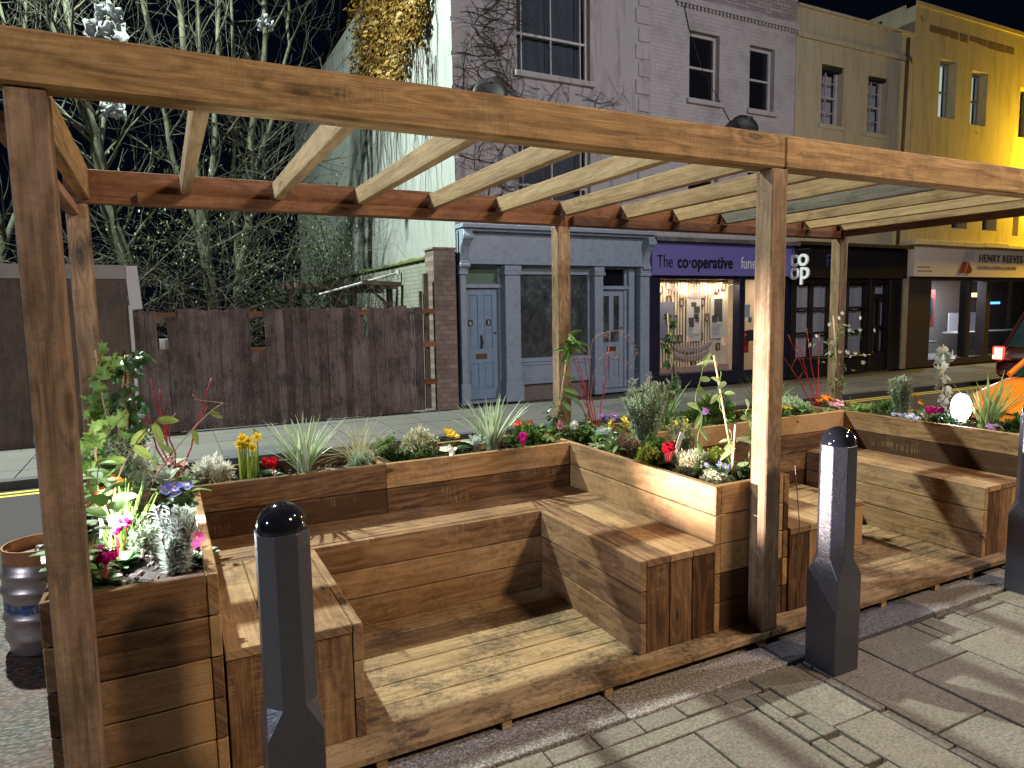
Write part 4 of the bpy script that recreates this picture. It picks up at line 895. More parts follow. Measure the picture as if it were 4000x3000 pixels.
for k in range(9500):
    y = R.uniform(9.5, 14.6); z = R.uniform(5.6, 9.4); u = (y-9.5)/5
    e = noise.noise(Vector((y*1.1, z*1.1, 0)))*.8+noise.noise(Vector((y*4, z*4, 5)))*.4
    if z < 6.9-.35*math.sin(u*3.1)*2+e*.7 or y < 9.62+(.25+.2*e)*(9-z)*.35 or z > 8.95+.3*e: continue
    if e < -.38: continue
    p = (2.13-R.uniform(.02, .32)*(1 if R.random() < .6 else .4), y, z); d = Vector((R.uniform(-1, .1), R.uniform(-1, 1), R.uniform(-1.2, .4)))
    m.blade(p, d, R.uniform(.07, .14), R.uniform(.05, .1), Vector((-1, 0, .3)), .2, 2, fold=.2)
m.build('leaves', M_GOLD, t)
m = MB()
for k in range(42):
    y = R.uniform(9.4, 15); z = R.uniform(6, 7.6); pts = []; q = Vector((2.125, y, z))
    for i in range(12):
        pts.append(tuple(q)); q += Vector((0, R.uniform(-.12, .12), -R.uniform(.1, .4)))
        q.x = 2.13-R.random()*.02
    m.tube(pts, [.012*(1-i/13) for i in range(12)], 4, cap=False)
m.build('hanging_stems', M_STEM, t)
# ------------------------------------------------------------------ board fence, hoarding, shed frame
t = thing('board_fence', 'rough brown close board fence with broken gaps across the street', 'fence', (-.6, 8.8, PZ))
m = MB(); x = -2.9
while x < 1.2:
    w_ = R.uniform(.10, .165); x2 = min(x+w_, 1.22); cx = (x+x2)/2; top = 1.69+R.uniform(-.025, .018); y = 8.8+R.uniform(-.012, .012)
    if -2.66 < cx < -2.38: top = 1.58
    segs = [(PZ-.02, top)]
    if -1.39 < cx < -1.16: segs = [(PZ-.02, 1.05)]
    if -2.60 < cx < -2.42: segs = [(PZ-.02, 1.12), (1.5, top)]
    if .41 < cx < .50: x = x2; segs = [(PZ-.02, 1.2)]
    for a, b_ in segs: m.box(x if segs[0][1] != 1.2 else x-w_, x2-.003, y, y+.02, a, b_, 'z')
    x = x2
for a, b_ in ((1.225, 1.27), (1.28, 1.42)): m.box(a, b_, 8.79, 8.81, PZ, 1.68, 'z')
m.build('boards', W_FENCE, t)
m = MB()
for z in (.35, 1.0, 1.56): m.box(-2.9, 1.66, 8.825, 8.875, z, z+.09, 'x')
m.build('rails', W_BACK, t)
for x in (-2.8, -1.0, .35): m = MB(); m.box(x, x+.09, 8.88, 8.97, PZ-.1, 1.6, 'z'); m.build('fence_post', W_GREY, t)
m = MB(); m.box(1.5, 1.58, 8.885, 8.965, PZ, 2.25, 'z'); m.build('fence_post', W_GREY, t)
m = MB(); m.box(1.42, 1.47, 8.9, 8.95, PZ, 1.95, 'z'); m.build('fence_post', W_GREY, t)
t = thing('hoarding', 'tall flat brown plywood hoarding at the left end of the fence', 'hoarding', (-5, 8.7, PZ))
m = MB(); x = -12.7
while x < -2.93: m.box(x, min(x+1.22, -2.93)-.004, 8.7, 8.72, PZ-.05, 2.12, 'z'); x += 1.22
m.build('panels', W_HOARD, t)
m = MB(); m.box(-12.7, -2.93, 8.68, 8.73, 2.122, 2.31, 'x', br=.5); m.build('top_board', simple('grey_white_board', (.28, .26, .24), .8, dirt=((.1, .09, .07), 3, .7)), t)
m = MB(); m.box(-2.925, -2.775, 8.68, 8.84, 1.7, 2.30, 'z', rot=Matrix.Rotation(math.radians(-3), 3, 'Y')); m.box(-2.93, -2.885, 8.67, 8.69, PZ, 1.75, 'z'); m.build('end_post', simple('white_post_paint', (.5, .5, .54), .5), t)
m = MB(); m.box(-2.58, -2.44, 8.9, 8.905, 1.03, 1.27, rot=Matrix.Rotation(.2, 3, 'X')); m.box(-2.48, -2.4, 8.893, 8.897, 1.0, 1.1); tag(m.build('paper_notice', simple('white_plastic', (.7, .8, .82), .4)), 'crumpled white plastic sheet showing through the hole in the fence', 'plastic sheet')
t = thing('timber_shed_frame', 'dark timber lean-to frame standing behind the fence', 'shed', (1, 11, PZ))
m = MB(); m.box(-.6, 1.66, 10.95, 11.05, 2.06, 2.18, 'x'); m.box(-.4, 1.6, 11.6, 11.7, 2.0, 2.1, 'x'); m.box(.9, 1.66, 10.6, 10.72, 2.12, 2.2, 'x', rot=Matrix.Rotation(.05, 3, 'Y'))
for x in (-.4, .45, .78, 1.5): m.box(x, x+.1, 11, 11.1, PZ-.1, 2.06, 'z')
for x in (.2, 1.05): m.box(x, x+.6, 10.96, 11.0, 1.85, 1.9, 'x', rot=Matrix.Rotation(math.radians(42), 3, 'Y'))
m.build('frame', simple('shed_dark_timber', (.05, .035, .028), .85, var=.3), t)
t3 = thing('scaffold_pole', 'thin white pole slanting above the shed frame against the wall', 'pole', (1.2, 10.6, 2.2)); m = MB(); m.tube([(.1, 10.7, 1.95), (1.62, 10.7, 2.36)], .022, 8); m.build('tube', WHITEP, t3, smooth=True)
m = MB(); m.lathe(1.63, 10.7, [(.04, 2.32), (.04, 2.42)], 10); m.build('end_cap', WHITEP, t3)
# ------------------------------------------------------------------ trees
M_BARK = simple('green_grey_bark', (.065, .075, .048), .9, var=.4, vs=9, bmp=.5, bs=60); M_TWIG = simple('twig_bark', (.036, .038, .024), .9, var=.5, vs=12)
def grow(mb, p, d, L_, r, depth, up=.15, spread=.55, sides=5):
    n = max(3, int(L_/.22)); pts = [tuple(p)]; q = Vector(p); d = Vector(d).normalized(); rs = [r]
    for i in range(n):
        d = (d+Vector((R.gauss(0, .13), R.gauss(0, .13), R.gauss(0, .1)+up*.3))).normalized(); q = q+d*L_/n; rr = r*(1-.62*(i+1)/n); pts.append(tuple(q)); rs.append(max(rr, .0035))
        if depth > 0 and R.random() < (.85 if depth > 1 else .9) and i > 0:
            a = Vector((R.gauss(0, 1), R.gauss(0, 1), R.gauss(0, .6))); a = (a-d*a.dot(d)).normalized()
            grow(mb, q, d*(1-spread)+a*spread+Vector((0, 0, up)), L_*R.uniform(.35, .62), rr*.55, depth-1, up, spread, 4)
    mb.tube(pts, rs, sides if r > .02 else 3, cap=False)
def stem(mb, pts, r0, r1, depth=2, br=.4):
    P_ = []
    for a, b_ in zip(pts, pts[1:]):
        for k in range(4): P_.append(Vector(a).lerp(Vector(b_), k/4)+Vector((R.gauss(0, .012), R.gauss(0, .012), 0)))
    P_.append(Vector(pts[-1])); n = len(P_); mb.tube(P_, [r0+(r1-r0)*i/n for i in range(n)], 8, cap=False)
    return P_, [r0+(r1-r0)*i/n for i in range(n)]
def tree(label, stems, base, nb, seed, blen=(1, 2), lo=0.0):
    R.seed(seed); t = thing('bare_tree', label, 'tree', base, 'bare trees behind the fence'); tr = MB(); cr = MB()
    for pts, r0, r1 in stems:
        P_, rs = stem(tr, pts, r0, r1)
        for k in range(nb):
            i = int(len(P_)*R.uniform(lo, 1))
            if i >= len(P_)-1: i = len(P_)-2
            d = Vector((R.gauss(0, 1), R.gauss(0, .8), R.uniform(.1, 1.6))).normalized(); grow(cr, P_[i], d, R.uniform(*blen), min(rs[i]*.55, .03), 2, .12, .5)
    tr.build('trunk', M_BARK, t, smooth=True); cr.build('crown', M_TWIG, t, smooth=True)
tree('bare tree with a leaning pale trunk behind the white hoarding post', [([(-2.85, 11, PZ), (-2.98, 11, 2.3), (-3.12, 11, 3.0), (-3.22, 11, 3.4), (-3.27, 11, 4.0), (-3.31, 11, 4.55)], .13, .09),
     ([(-3.31, 11, 4.55), (-3.43, 11, 5.2), (-3.55, 11.1, 6.4), (-3.6, 11.1, 8.5)], .08, .035), ([(-3.31, 11, 4.55), (-3.56, 10.9, 5.2), (-3.8, 10.8, 6.3), (-4.1, 10.7, 8)], .06, .03), ([(-3.32, 11, 4.4), (-3.9, 11.2, 5.1), (-4.4, 11.3, 6.0), (-4.8, 11.3, 8)], .04, .02), ([(-3.28, 11, 4.1), (-3.1, 11.2, 5.3), (-3.0, 11.3, 6.6), (-2.9, 11.3, 8.4)], .045, .02)], (-2.85, 11, PZ), 15, 3)
tree('bare multi-stemmed tree rising behind the middle of the fence', [([(-1.58, 12, PZ), (-1.62, 12, 1.8), (-1.73, 12, 2.8), (-1.75, 12, 3.5), (-1.8, 12, 5.0), (-1.84, 12, 6.5), (-1.98, 12, 8.6)], .13, .04), ([(-1.74, 12, 3.2), (-1.45, 12.1, 4.6), (-1.3, 12.1, 6.2), (-1.1, 12.1, 8.6)], .06, .03), ([(-1.73, 12, 2.9), (-2.15, 12, 4.4), (-2.35, 12, 6.0), (-2.6, 12, 8.6)], .055, .03), ([(-1.78, 12, 4.6), (-1.6, 12, 6.0), (-1.55, 12, 8.6)], .04, .02)], (-1.58, 12, PZ), 15, 8)
tree('bare tree with paired pale stems right of centre behind the fence', [([(-1.25, 12.4, PZ), (-1.2, 12.4, 1.8), (-1.04, 12.4, 2.7), (-.81, 12.5, 3.7), (-.72, 12.5, 5.1), (-.4, 12.5, 6.6), (-.3, 12.5, 8.6)], .11, .035), ([(-1.1, 12.4, 2.5), (-1.14, 12.4, 3.1), (-1.19, 12.4, 3.9), (-1.0, 12.4, 5.4), (-.95, 12.4, 7.8)], .055, .025), ([(-.75, 12.5, 4.4), (-.25, 12.6, 5.6), (.1, 12.6, 7.0), (.2, 12.6, 8.4)], .045, .02), ([(-.9, 12.5, 3.4), (-.2, 12.8, 4.2), (.4, 13.0, 5.2), (.7, 13, 6.6)], .035, .012)], (-1.25, 12.4, PZ), 15, 21)
tree('slim bare tree at the far left edge of the photo', [([(-4.9, 11.5, PZ), (-4.8, 11.5, 3), (-4.9, 11.4, 5), (-5.0, 11.4, 8)], .08, .03), ([(-4.8, 11.5, 2.6), (-4.3, 11.5, 4), (-4.2, 11.4, 6), (-4.0, 11.4, 7.8)], .05, .02)], (-4.9, 11.5, PZ), 10, 5)
R.seed(77)
M_DKLEAF = leafm('dark_shrub_leaf', (.02, .035, .014), (.07, .10, .035), .2)
def thicket(label, cx, cy, n, w_, h_, leafy=0):
    t = thing('twiggy_shrub', label, 'shrub', (cx, cy, PZ), 'twiggy shrubs behind the fence'); m = MB(); lf = MB()
    for k in range(n):
        p = Vector((cx+R.uniform(-w_, w_), cy+R.uniform(-.6, .6), R.uniform(PZ, h_*.5)))
        grow(m, p, (R.gauss(0, 1), R.gauss(0, .5), R.uniform(.1, 1)), R.uniform(.7, 1.7), .011, 2, .05, .6, 4)
    for i in range(leafy):
        p = (cx+R.gauss(0, w_*.45), cy+R.uniform(-.5, .5), h_*.62+R.gauss(0, h_*.14)); lf.blade(p, (R.gauss(0, 1), R.gauss(0, 1), R.gauss(0, 1)), .07, .03, n=2)
    m.build('twigs', M_TWIG, t)
    if leafy: lf.build('leaves', M_DKLEAF, t)
thicket('tangled bare shrub behind the left of the fence', -2.4, 10.4, 60, .9, 4.6, 700); thicket('tangled bare shrub between the two main tree trunks', -1.2, 10.8, 60, .9, 4.6, 900)
thicket('shrub with some dark leaves against the gable wall', .35, 11.2, 40, .8, 4.2, 3000); thicket('tangled bare shrub above the hoarding at the far left', -4.2, 10.3, 60, 1.1, 4.6); thicket('thin shrub with dark leaves beside the shed frame', -.4, 11.4, 24, .8, 2.6, 1600)
M_BAG = leafm('torn_plastic', (.22, .25, .27), (.38, .41, .43), .5, .25)
for p, l, s in (((-2.96, 10.5, 6.35), 'torn white plastic bag caught highest in the left tree', .22), ((-3.04, 10.45, 5.98), 'wide torn white plastic bag just above the beam', .34), ((-3.0, 10.45, 4.86), 'torn white plastic strip hanging below the beam in the left tree', .2), ((-.62, 10.6, 6.6), 'white plastic shred caught in the right tree', .16)):
    m = MB(); nx = 14; vs = []; k_ = R.random()*10
    for i in range(nx+1):
        for j in range(9):
            u, v = i/nx-.5, j/8-.5; q = Vector((u*3+k_, v*3, k_)); vs.append((p[0]+u*s*1.7+.3*s*noise.noise(q*2), p[1]+.6*s*noise.noise(q*1.7+Vector((9, 0, 0))), p[2]+v*s*(1.1+.9*noise.noise(q))+.3*s*noise.noise(q*2.2)-.5*s*abs(u)))
    m.add(vs, [(i*9+j, (i+1)*9+j, (i+1)*9+j+1, i*9+j+1) for i in range(nx) for j in range(8)]); tag(m.build('plastic_bag', M_BAG, smooth=True), l, 'plastic bag', 'plastic bags caught in the trees')
# ------------------------------------------------------------------ spotlights in the planters
M_LENS = simple('spot_lens', (.9, .9, .9), .2, emit=(.95, .97, 1), es=45)
def spotlight(x, y, z, aim, label, power, col=C_SPOT, spot=140, blend=1.0, k_=1, soft=.04, tall=1):
    t = thing('spotlight', label, 'spotlight', (x, y, z-.1), 'garden spotlights in the planters')
    c = Vector((x, y, z)); a = (Vector(aim)-c).normalized()
    m = MB(); m.tube([c-a*.09, c-a*.07, c-a*.02, c+a*.02], [.03*k_, .055*k_, .062*k_, .066*k_], 20); m.build('housing', M_BLACK, t, smooth=True)
    m = MB(); m.tube([c+a*.021, c+a*.03, c+a*.034], [.058*k_, .05*k_, .03*k_], 20); m.build('lens', M_LENS, t)
    m = MB(); m.tube([c-a*.05, c-a*.05+Vector((0, 0, -.16))], .008, 6); m.build('spike', M_BLACK, t)
    add_light('SPOT', c+a*.05, power, col, soft, aim, t, spot, blend)
    for ch in t.children:
        if tall != 1 and ch.type == 'MESH' and ch.name.split('.')[0] in ('lens', 'housing'):
            for v in ch.data.vertices: v.co.z = z+(v.co.z-z)*tall
spotlight(-2.80, .46, .86, (-1.9, .75, .84), 'wide spotlight hidden in the leaves of the left planter', P_SPOT, spot=174, blend=.2)
spotlight(-2.72, .90, .752, (.0, .06, .98), 'small narrow beam spotlight low in the soil of the left planter', 3000, (1, .84, .8), spot=34, blend=1.0, k_=.4, soft=.012)
spotlight(2.66, .62, .83, (-2.4, -.9, 1.15), 'glaring white spotlight in the right planter facing the camera', 26, k_=1.15, tall=1.55)
# ------------------------------------------------------------------ plants
R.seed(5)
L_GREEN = leafm('leaf_green', (.06, .13, .025), (.17, .30, .07)); L_DARK = leafm('leaf_dark', (.025, .06, .02), (.07, .14, .05), .15, .3)
L_GREY = leafm('leaf_grey_green', (.24, .32, .2), (.48, .57, .4), .25); L_SILV = leafm('leaf_silver', (.45, .52, .46), (.72, .77, .72), .3)
L_VAR = leafm('leaf_variegated', (.2, .34, .12), (.7, .76, .6), .25); L_LIME = leafm('leaf_lime', (.2, .26, .03), (.42, .45, .08), .25)
L_PALE = leafm('leaf_pale_heather', (.36, .36, .24), (.7, .68, .5), .25); L_BRN = leafm('leaf_dry_brown', (.12, .07, .045), (.32, .21, .13), .15)
L_STRAW = leafm('leaf_straw', (.3, .28, .14), (.6, .55, .32), .3); L_YG = leafm('leaf_yellow_green', (.10, .15, .03), (.26, .30, .07), .4)
L_OLV = leafm('leaf_olive', (.12, .19, .06), (.30, .38, .16), .3)
L_LIMEI = leafm('ivy_lime', (.08, .17, .03), (.32, .46, .12), .3)
F_YEL = leafm('petal_yellow', (.75, .5, .02), (.9, .75, .1), .3); F_ORG = leafm('petal_orange', (.8, .2, .01), (.9, .4, .03), .3)
F_RED = leafm('petal_red', (.5, .005, .02), (.75, .02, .05), .3); F_MAG = leafm('petal_magenta', (.5, .01, .2), (.8, .04, .4), .3)
F_PUR = leafm('petal_purple', (.3, .1, .5), (.55, .3, .75), .3); F_BLU = leafm('petal_blue', (.1, .1, .5), (.3, .32, .8), .3); F_LIL = leafm('petal_lilac', (.3, .35, .8), (.55, .6, .9), .3)
F_WHT = leafm('petal_white', (.7, .7, .65), (.85, .85, .82), .3); F_PNK = leafm('petal_pink', (.65, .2, .35), (.85, .55, .65), .3)
S_RED = simple('dogwood_stem', (.42, .02, .035), .5, var=.3, vs=12); S_CANE = simple('bamboo_cane', (.5, .36, .2), .6, var=.2, vs=30); S_BRN = simple('brown_stem', (.16, .09, .06), .7, var=.3)
PLO = RH-.05
def pt(label, name, cat, x, y, g=None): return thing(name, label, cat, (x, y, PLO), g)
def sph(r=1):
    while 1:
        v = Vector((R.uniform(-1, 1), R.uniform(-1, 1), R.uniform(-1, 1)))
        if .05 < v.length < 1: return v.normalized()*r
def mound(x, y, rx, h, label, lm, name='heather', cat='plant', n=900, ll=.028, lw=.008, tips=None, base=None, ry=None, under=None):
    rx *= 1.15; h *= 1.3; n = int(n*1.5); ll *= 1.15; lw *= 1.25; ry = ry*1.15 if ry else None
    t = pt(label, name, cat, x, y, 'heathers and mounded shrubs'); m = MB(); tp = MB(); ry = ry or rx
    sh = R.uniform(0, 20)
    for k in range(n):
        v = sph(); v.z = abs(v.z); rr = .7+.45*noise.noise(Vector((v.x*2.3+sh, v.y*2.3, v.z*2.3)))+R.uniform(-.12, .12)
        c = Vector((x+v.x*rx*rr, y+v.y*ry*rr, PLO+.01+v.z*h*rr)); d = (v+Vector((R.gauss(0, .35), R.gauss(0, .35), R.uniform(.1, .8)))).normalized()
        tgt = tp if tips and (v.z*1.2+R.gauss(0, .25) > .55) else m
        q = c-d*ll*1.2
        for j in range(3):
            e = (d+Vector((R.gauss(0, .5), R.gauss(0, .5), R.gauss(0, .4)))).normalized(); tgt.blade(q+d*ll*j*.6, e, ll, lw, n=2, bend=.1)
    m.build('foliage', lm, t)
    if tips and tp.v: tp.build('flower_tips', tips, t)
    s = MB()
    for k in range(60): a = R.uniform(0, 6.28); r_ = R.random(); s.tube([(x+.2*rx*math.cos(a), y+.2*ry*math.sin(a), PLO-.01), (x+.8*r_*rx*math.cos(a), y+.8*r_*ry*math.sin(a), PLO+h*.6)], .0015, 3, cap=False)
    s.build('stems', S_BRN, t); return t
def rosemary(x, y, h, label, ns=10, spread=.35, lm=None, ll=.026, lean=(0, 0), name='rosemary', flowers=None):
    ns = int(ns*1.5); spread *= 1.45
    t = pt(label, name, 'plant', x, y, 'rosemary and lavender plants'); m = MB(); s = MB(); f = MB()
    for k in range(ns):
        a = R.uniform(0, 6.28); hh = h*R.uniform(.55, 1); d = Vector((math.cos(a)*spread*R.random()+lean[0], math.sin(a)*spread*R.random()+lean[1], 1)).normalized(); p = Vector((x+R.gauss(0, .015), y+R.gauss(0, .015), PLO)); pts = [p]; n = 12
        for i in range(n):
            d = (d+Vector((R.gauss(0, .08), R.gauss(0, .08), .09))).normalized(); p = p+d*hh/n; pts.append(p)
            for j in range(11):
                b_ = R.uniform(0, 6.28); sd = d.orthogonal(); sd.rotate(Matrix.Rotation(b_, 3, d)); m.blade(p-d*R.random()*hh/n, sd+d*.9, ll*1.45*R.uniform(.7, 1.2), .009, n=2, bend=.15)
        s.tube(pts, [.003]*(n+1), 4, cap=False)
        if flowers and R.random() < .7:
            for j in range(7): f.blade(p+sph(.012), sph(), .014, .012, n=2)
    m.build('needles', lm or L_GREY, t); s.build('stems', S_BRN, t)
    if flowers: f.build('flowers', flowers, t)
    return t
def sedge(x, y, L_, label, n=40, lm=None, wd=.014, spread=.7, name='sedge', bend=.9):
    n = int(n*1.3); wd *= 1.15; L_ *= 1.08
    t = pt(label, name, 'plant', x, y, 'strap leaved plants'); m = MB()
    for k in range(n):
        a = R.uniform(0, 6.28); m.blade((x+R.gauss(0, .015), y+R.gauss(0, .015), PLO), (math.cos(a)*spread*R.uniform(.1, 1), math.sin(a)*spread*R.uniform(.1, 1), 1), L_*R.uniform(.55, 1), wd*R.uniform(.7, 1.2), n=6, bend=bend*R.uniform(.2, 1), fold=.35, shape=lambda u: min(1, .7+u)*(1-u)**.35 if u < .98 else .04)
    m.build('leaves', lm or L_VAR, t); return t
def flowerhead(m, c, r, n=6, up=Vector((0, 0, 1)), w_=.9, layers=1, cup=.3):
    a0 = up.orthogonal().normalized(); b0 = up.cross(a0)
    for l in range(layers):
        for k in range(n):
            an = 2*math.pi*(k+l*.5)/n+R.uniform(-.1, .1); d = a0*math.cos(an)+b0*math.sin(an)+up*(cup+l*.45); m.blade(c, d, r*(1-.2*l), r*w_, up=up, bend=.1, n=3, fold=.1)
def leafclump(m, x, y, r, n, ll, lw, z=PLO, rise=.4):
    for k in range(n):
        a = R.uniform(0, 6.28); q = R.random()*r; c = (x+q*math.cos(a)*.5, y+q*math.sin(a)*.5, z+R.random()*.02); m.blade(c, (math.cos(a), math.sin(a), rise+R.random()*.9), ll*R.uniform(.6, 1.1), lw, n=4, bend=.8, fold=.2)
def flowers(x, y, label, fm, nf=4, fr=.028, h=.1, lm=None, name='pansy', r=.06, nl=22, ll=.07, lw=.035, np_=5, layers=1, fm2=None, cat='flower', g='small bedding flowers'):
    nl = int(nl*1.8); fr *= 1.1
    t = pt(label, name, cat, x, y, g); m = MB(); leafclump(m, x, y, r*1.2, nl, ll*1.1, lw*1.1); m.build('leaves', lm or L_DARK, t); s = MB()
    for k in range(nf):
        f = MB()
        a = R.uniform(0, 6.28); q = r*math.sqrt(R.random()); c = Vector((x+q*math.cos(a), y+q*math.sin(a), PLO+h*R.uniform(.75, 1.1))); up = (Vector((R.gauss(0, .35), -.45+R.gauss(0, .3), .8))).normalized(); flowerhead(f, c, fr, np_, up, .95, layers, .35); f.tube([c+up*.002, c+up*.008], .005, 6, 1); f.build('bloom', [fm, fm2 or F_YEL], t)
        s.tube([(x, y, PLO), c], .002, 4, cap=False)
    if s.v: s.build('stems', L_GREEN, t)
    return t
def cyclamen(x, y, label, fm, nf=8, h=.11, r=.045, z=0):
    t = pt(label, 'cyclamen', 'flower', x, y, 'cyclamens'); m = MB(); leafclump(m, x, y, r*1.6, 38, .065, .05); m.build('leaves', L_DARK, t); s = MB()
    for k in range(nf):
        f = MB(); a = R.uniform(0, 6.28); q = r*math.sqrt(R.random()); c = Vector((x+q*math.cos(a), y+q*math.sin(a), PLO+h*R.uniform(.8, 1.1))); s.tube([(x, y, PLO), c], .002, 4, cap=False)
        for j in range(6): b_ = j*1.047+a; f.blade(c, (math.cos(b_)*.6, math.sin(b_)*.45, 1), .038, .034, n=3, bend=-.2, fold=.2)
        f.build('bloom', fm, t)
    s.build('stems', S_RED, t); return t
def dogwood(x, y, tips, label, side=True):
    t = pt(label, 'red_dogwood', 'shrub', x, y, 'red stemmed dogwoods'); m = MB()
    for (tx, ty, tz) in tips:
        p0 = Vector((x+R.gauss(0, .01), y+R.gauss(0, .01), PLO-.02)); p1 = Vector((tx, ty, tz)); pts = []
        for i in range(9): u = i/8; q = p0.lerp(p1, u)+Vector((math.sin(u*3)*.012*R.uniform(-1, 1), 0, 0)); pts.append(q)
        m.tube(pts, [.0055*(1-.6*i/8) for i in range(9)], 6)
        for u in (.55, .75):
            if R.random() < .7: q = p0.lerp(p1, u); m.tube([q, q+Vector((R.gauss(0, .03), R.gauss(0, .02), R.uniform(.05, .12)))], [.003, .0015], 5)
    m.build('stems', S_RED, t, smooth=True); return t
def ivyleaf(m, c, s, nrm):
    nrm = Vector(nrm).normalized(); a = nrm.orthogonal().normalized(); a.rotate(Matrix.Rotation(R.uniform(0, 6.28), 3, nrm)); b_ = nrm.cross(a)
    out = [(0, -.5), (.35, -.45), (.55, -.1), (.3, .02), (.42, .42), (.12, .3), (0, .7), (-.12, .3), (-.42, .42), (-.3, .02), (-.55, -.1), (-.35, -.45)]
    vs = [tuple(Vector(c)+nrm*s*.08)]+[tuple(Vector(c)+(a*u+b_*v)*s-nrm*s*.12*abs(u)) for u, v in out]; m.add(vs, [(0, 1+k, 1+(k+1) % 12) for k in range(12)], 0, None, R.random())
def climber(x, y, canes, leaves, label, lm, name='ivy_climber', size=.05, kind='ivy', wind=.03, flower=None, nf=0, stemm=None, g='climbers on canes'):
    t = pt(label, name, 'climbing plant', x, y, g); cm = MB(); m = MB(); s = MB(); f = MB()
    for c0, c1 in canes: cm.tube([c0, c1], .0055, 6)
    c0, c1 = Vector(canes[0][0]), Vector(canes[0][1]); pts = []
    for i in range(40): u = i/39; an = u*14; pts.append(c0.lerp(c1, u)+Vector((math.cos(an), math.sin(an), 0))*wind*(.5+.6*R.random()))
    s.tube(pts, .0022, 4, cap=False)
    for k in range(leaves):
        u = R.random(); c = pts[int(u*39)]+sph(R.uniform(.01, wind*1.8)); nr = Vector((R.gauss(0, .6), -1+R.gauss(0, .6), R.gauss(.3, .5)))
        if kind == 'ivy': ivyleaf(m, c, size*R.uniform(.6, 1.2), nr)
        else: m.blade(c, (R.gauss(0, 1), R.gauss(0, .7), R.gauss(-.1, .7)), size*R.uniform(.7, 1.5), size*.38, up=Vector((0, -.8, .6)), n=5, bend=.5, fold=.15)
    cm.build('cane', S_CANE, t, smooth=True); s.build('vine', stemm or S_BRN, t); m.build('leaves', lm, t)
    if flower:
        for k in range(nf): f = MB(); c = pts[R.randrange(12, 38)]+sph(wind*2.4); flowerhead(f, c, .022, 5, Vector((R.gauss(0, .4), -1, R.gauss(.2, .3))).normalized(), .6); f.build('bloom', flower, t)
    return t
def vine(label, pts, leaves, lm, name='trailing_vine', stemm=None, curls=0, lr=.07):
    P_ = [Vector(p) for p in pts]; t = thing(name, label, 'vine', tuple(P_[0]), 'trailing vines'); m = MB(); S_ = []
    for i in range(len(P_)-1):
        a = P_[max(0, i-1)]; b_, c = P_[i], P_[i+1]; d = P_[min(len(P_)-1, i+2)]
        for k in range(6): u = k/6; S_.append(.5*((2*b_)+(c-a)*u+(2*a-5*b_+4*c-d)*u*u+(-a+3*b_-3*c+d)*u**3))
    S_.append(P_[-1]); m.tube(S_, [.0035*(1-.5*i/len(S_)) for i in range(len(S_))], 5)
    for k in range(curls):
        c = S_[R.randrange(len(S_)//2, len(S_))]; q = [c+Vector((math.cos(a*.9)*.02*(1+a*.1), math.sin(a)*.012, -.006*a-.02*R.random())) for a in range(9)]; m.tube(q, .0015, 4)
    m.build('stem', stemm or S_BRN, t, smooth=True); lf = MB()
    for u, dx, dz in leaves: c = S_[int(u*(len(S_)-1))]; lf.blade(c, (dx, R.uniform(-.3, .1), dz), lr*R.uniform(.9, 1.2), lr*.42, up=Vector((0, -.9, .4)), n=6, bend=.3, fold=.12)
    if leaves: lf.build('leaves', lm, t)
    return t
def daffodils(x, y, label, n=9):
    t = pt(label, 'daffodils', 'flower', x, y); m = MB(); f = MB(); s = MB(); co = MB()
    for k in range(34): m.blade((x+R.uniform(-.05, .05), y+R.uniform(-.035, .035), PLO), (R.gauss(0, .08), R.gauss(0, .08), 1), R.uniform(.12, .2), .012, n=4, bend=.1, fold=.3)
    for k in range(n):
        c = Vector((x+R.uniform(-.06, .055), y+R.uniform(-.04, .04), PLO+R.uniform(.17, .24))); s.tube([(c.x, c.y, PLO), c], .003, 5, cap=False); up = Vector((R.gauss(0, .5), -1, R.gauss(.1, .3))).normalized(); flowerhead(f, c, .03, 6, up, .75, 1, .1); co.tube([c, c+up*.02], [.007, .012], 8, cap=False)
    m.build('leaves', leafm('daffodil_leaf', (.2, .32, .05), (.45, .5, .12), .3), t); f.build('petals', F_YEL, t); s.build('stems', L_GREEN, t); co.build('trumpets', F_YEL, t)
def rosette(x, y, r, label, lm, n=26, lw=.6, name='cabbage_plant', rise=.5, h=0):
    t = pt(label, name, 'plant', x, y, 'leafy rosettes'); m = MB()
    for k in range(n): u = k/n; a = k*2.4; m.blade((x, y, PLO+h), (math.cos(a)*(1.1-u), math.sin(a)*(1.1-u), rise+u), r*(1.05-.5*u), r*lw, n=5, bend=.8*(1-u), fold=.25, shape=lambda q: .25+.75*math.sin(math.pi*min(1, q*.85+.1)))
    m.build('leaves', lm, t); return t
# --- left planter
climber(-2.84, 1.55, [((-2.78, 1.72, PLO), (-2.83, 1.66, 1.43)), ((-2.80, 1.62, PLO), (-2.70, 1.66, 1.40)), ((-2.86, 1.7, PLO), (-2.87, 1.72, 1.1))], 105, 'cane teepee wound with lime and dark ivy leaves before the back left post', L_LIMEI, wind=.06, size=.055)
climber(-2.74, 1.6, [((-2.74, 1.62, PLO), (-2.69, 1.66, 1.40))], 80, 'dark green ivy climbing the right cane of the left teepee', L_DARK, wind=.055, size=.07)
rosemary(-2.70, 1.24, .40, 'tall grey green rosemary in the left planter', 15, .3)
dogwood(-2.50, 1.70, [(-2.72, 1.8, 1.24), (-2.60, 1.8, 1.26), (-2.58, 1.75, 1.15), (-2.30, 1.78, 1.25), (-2.62, 1.7, 1.08), (-2.56, 1.82, 1.2), (-2.66, 1.65, .95)], 'clump of red dogwood stems in the left corner planter')
climber(-2.82, 1.2, [((-2.84, 1.15, PLO), (-2.82, 1.25, 1.12))], 60, 'lime ivy trailing low beside the tall rosemary', L_LIMEI, wind=.07, size=.06)
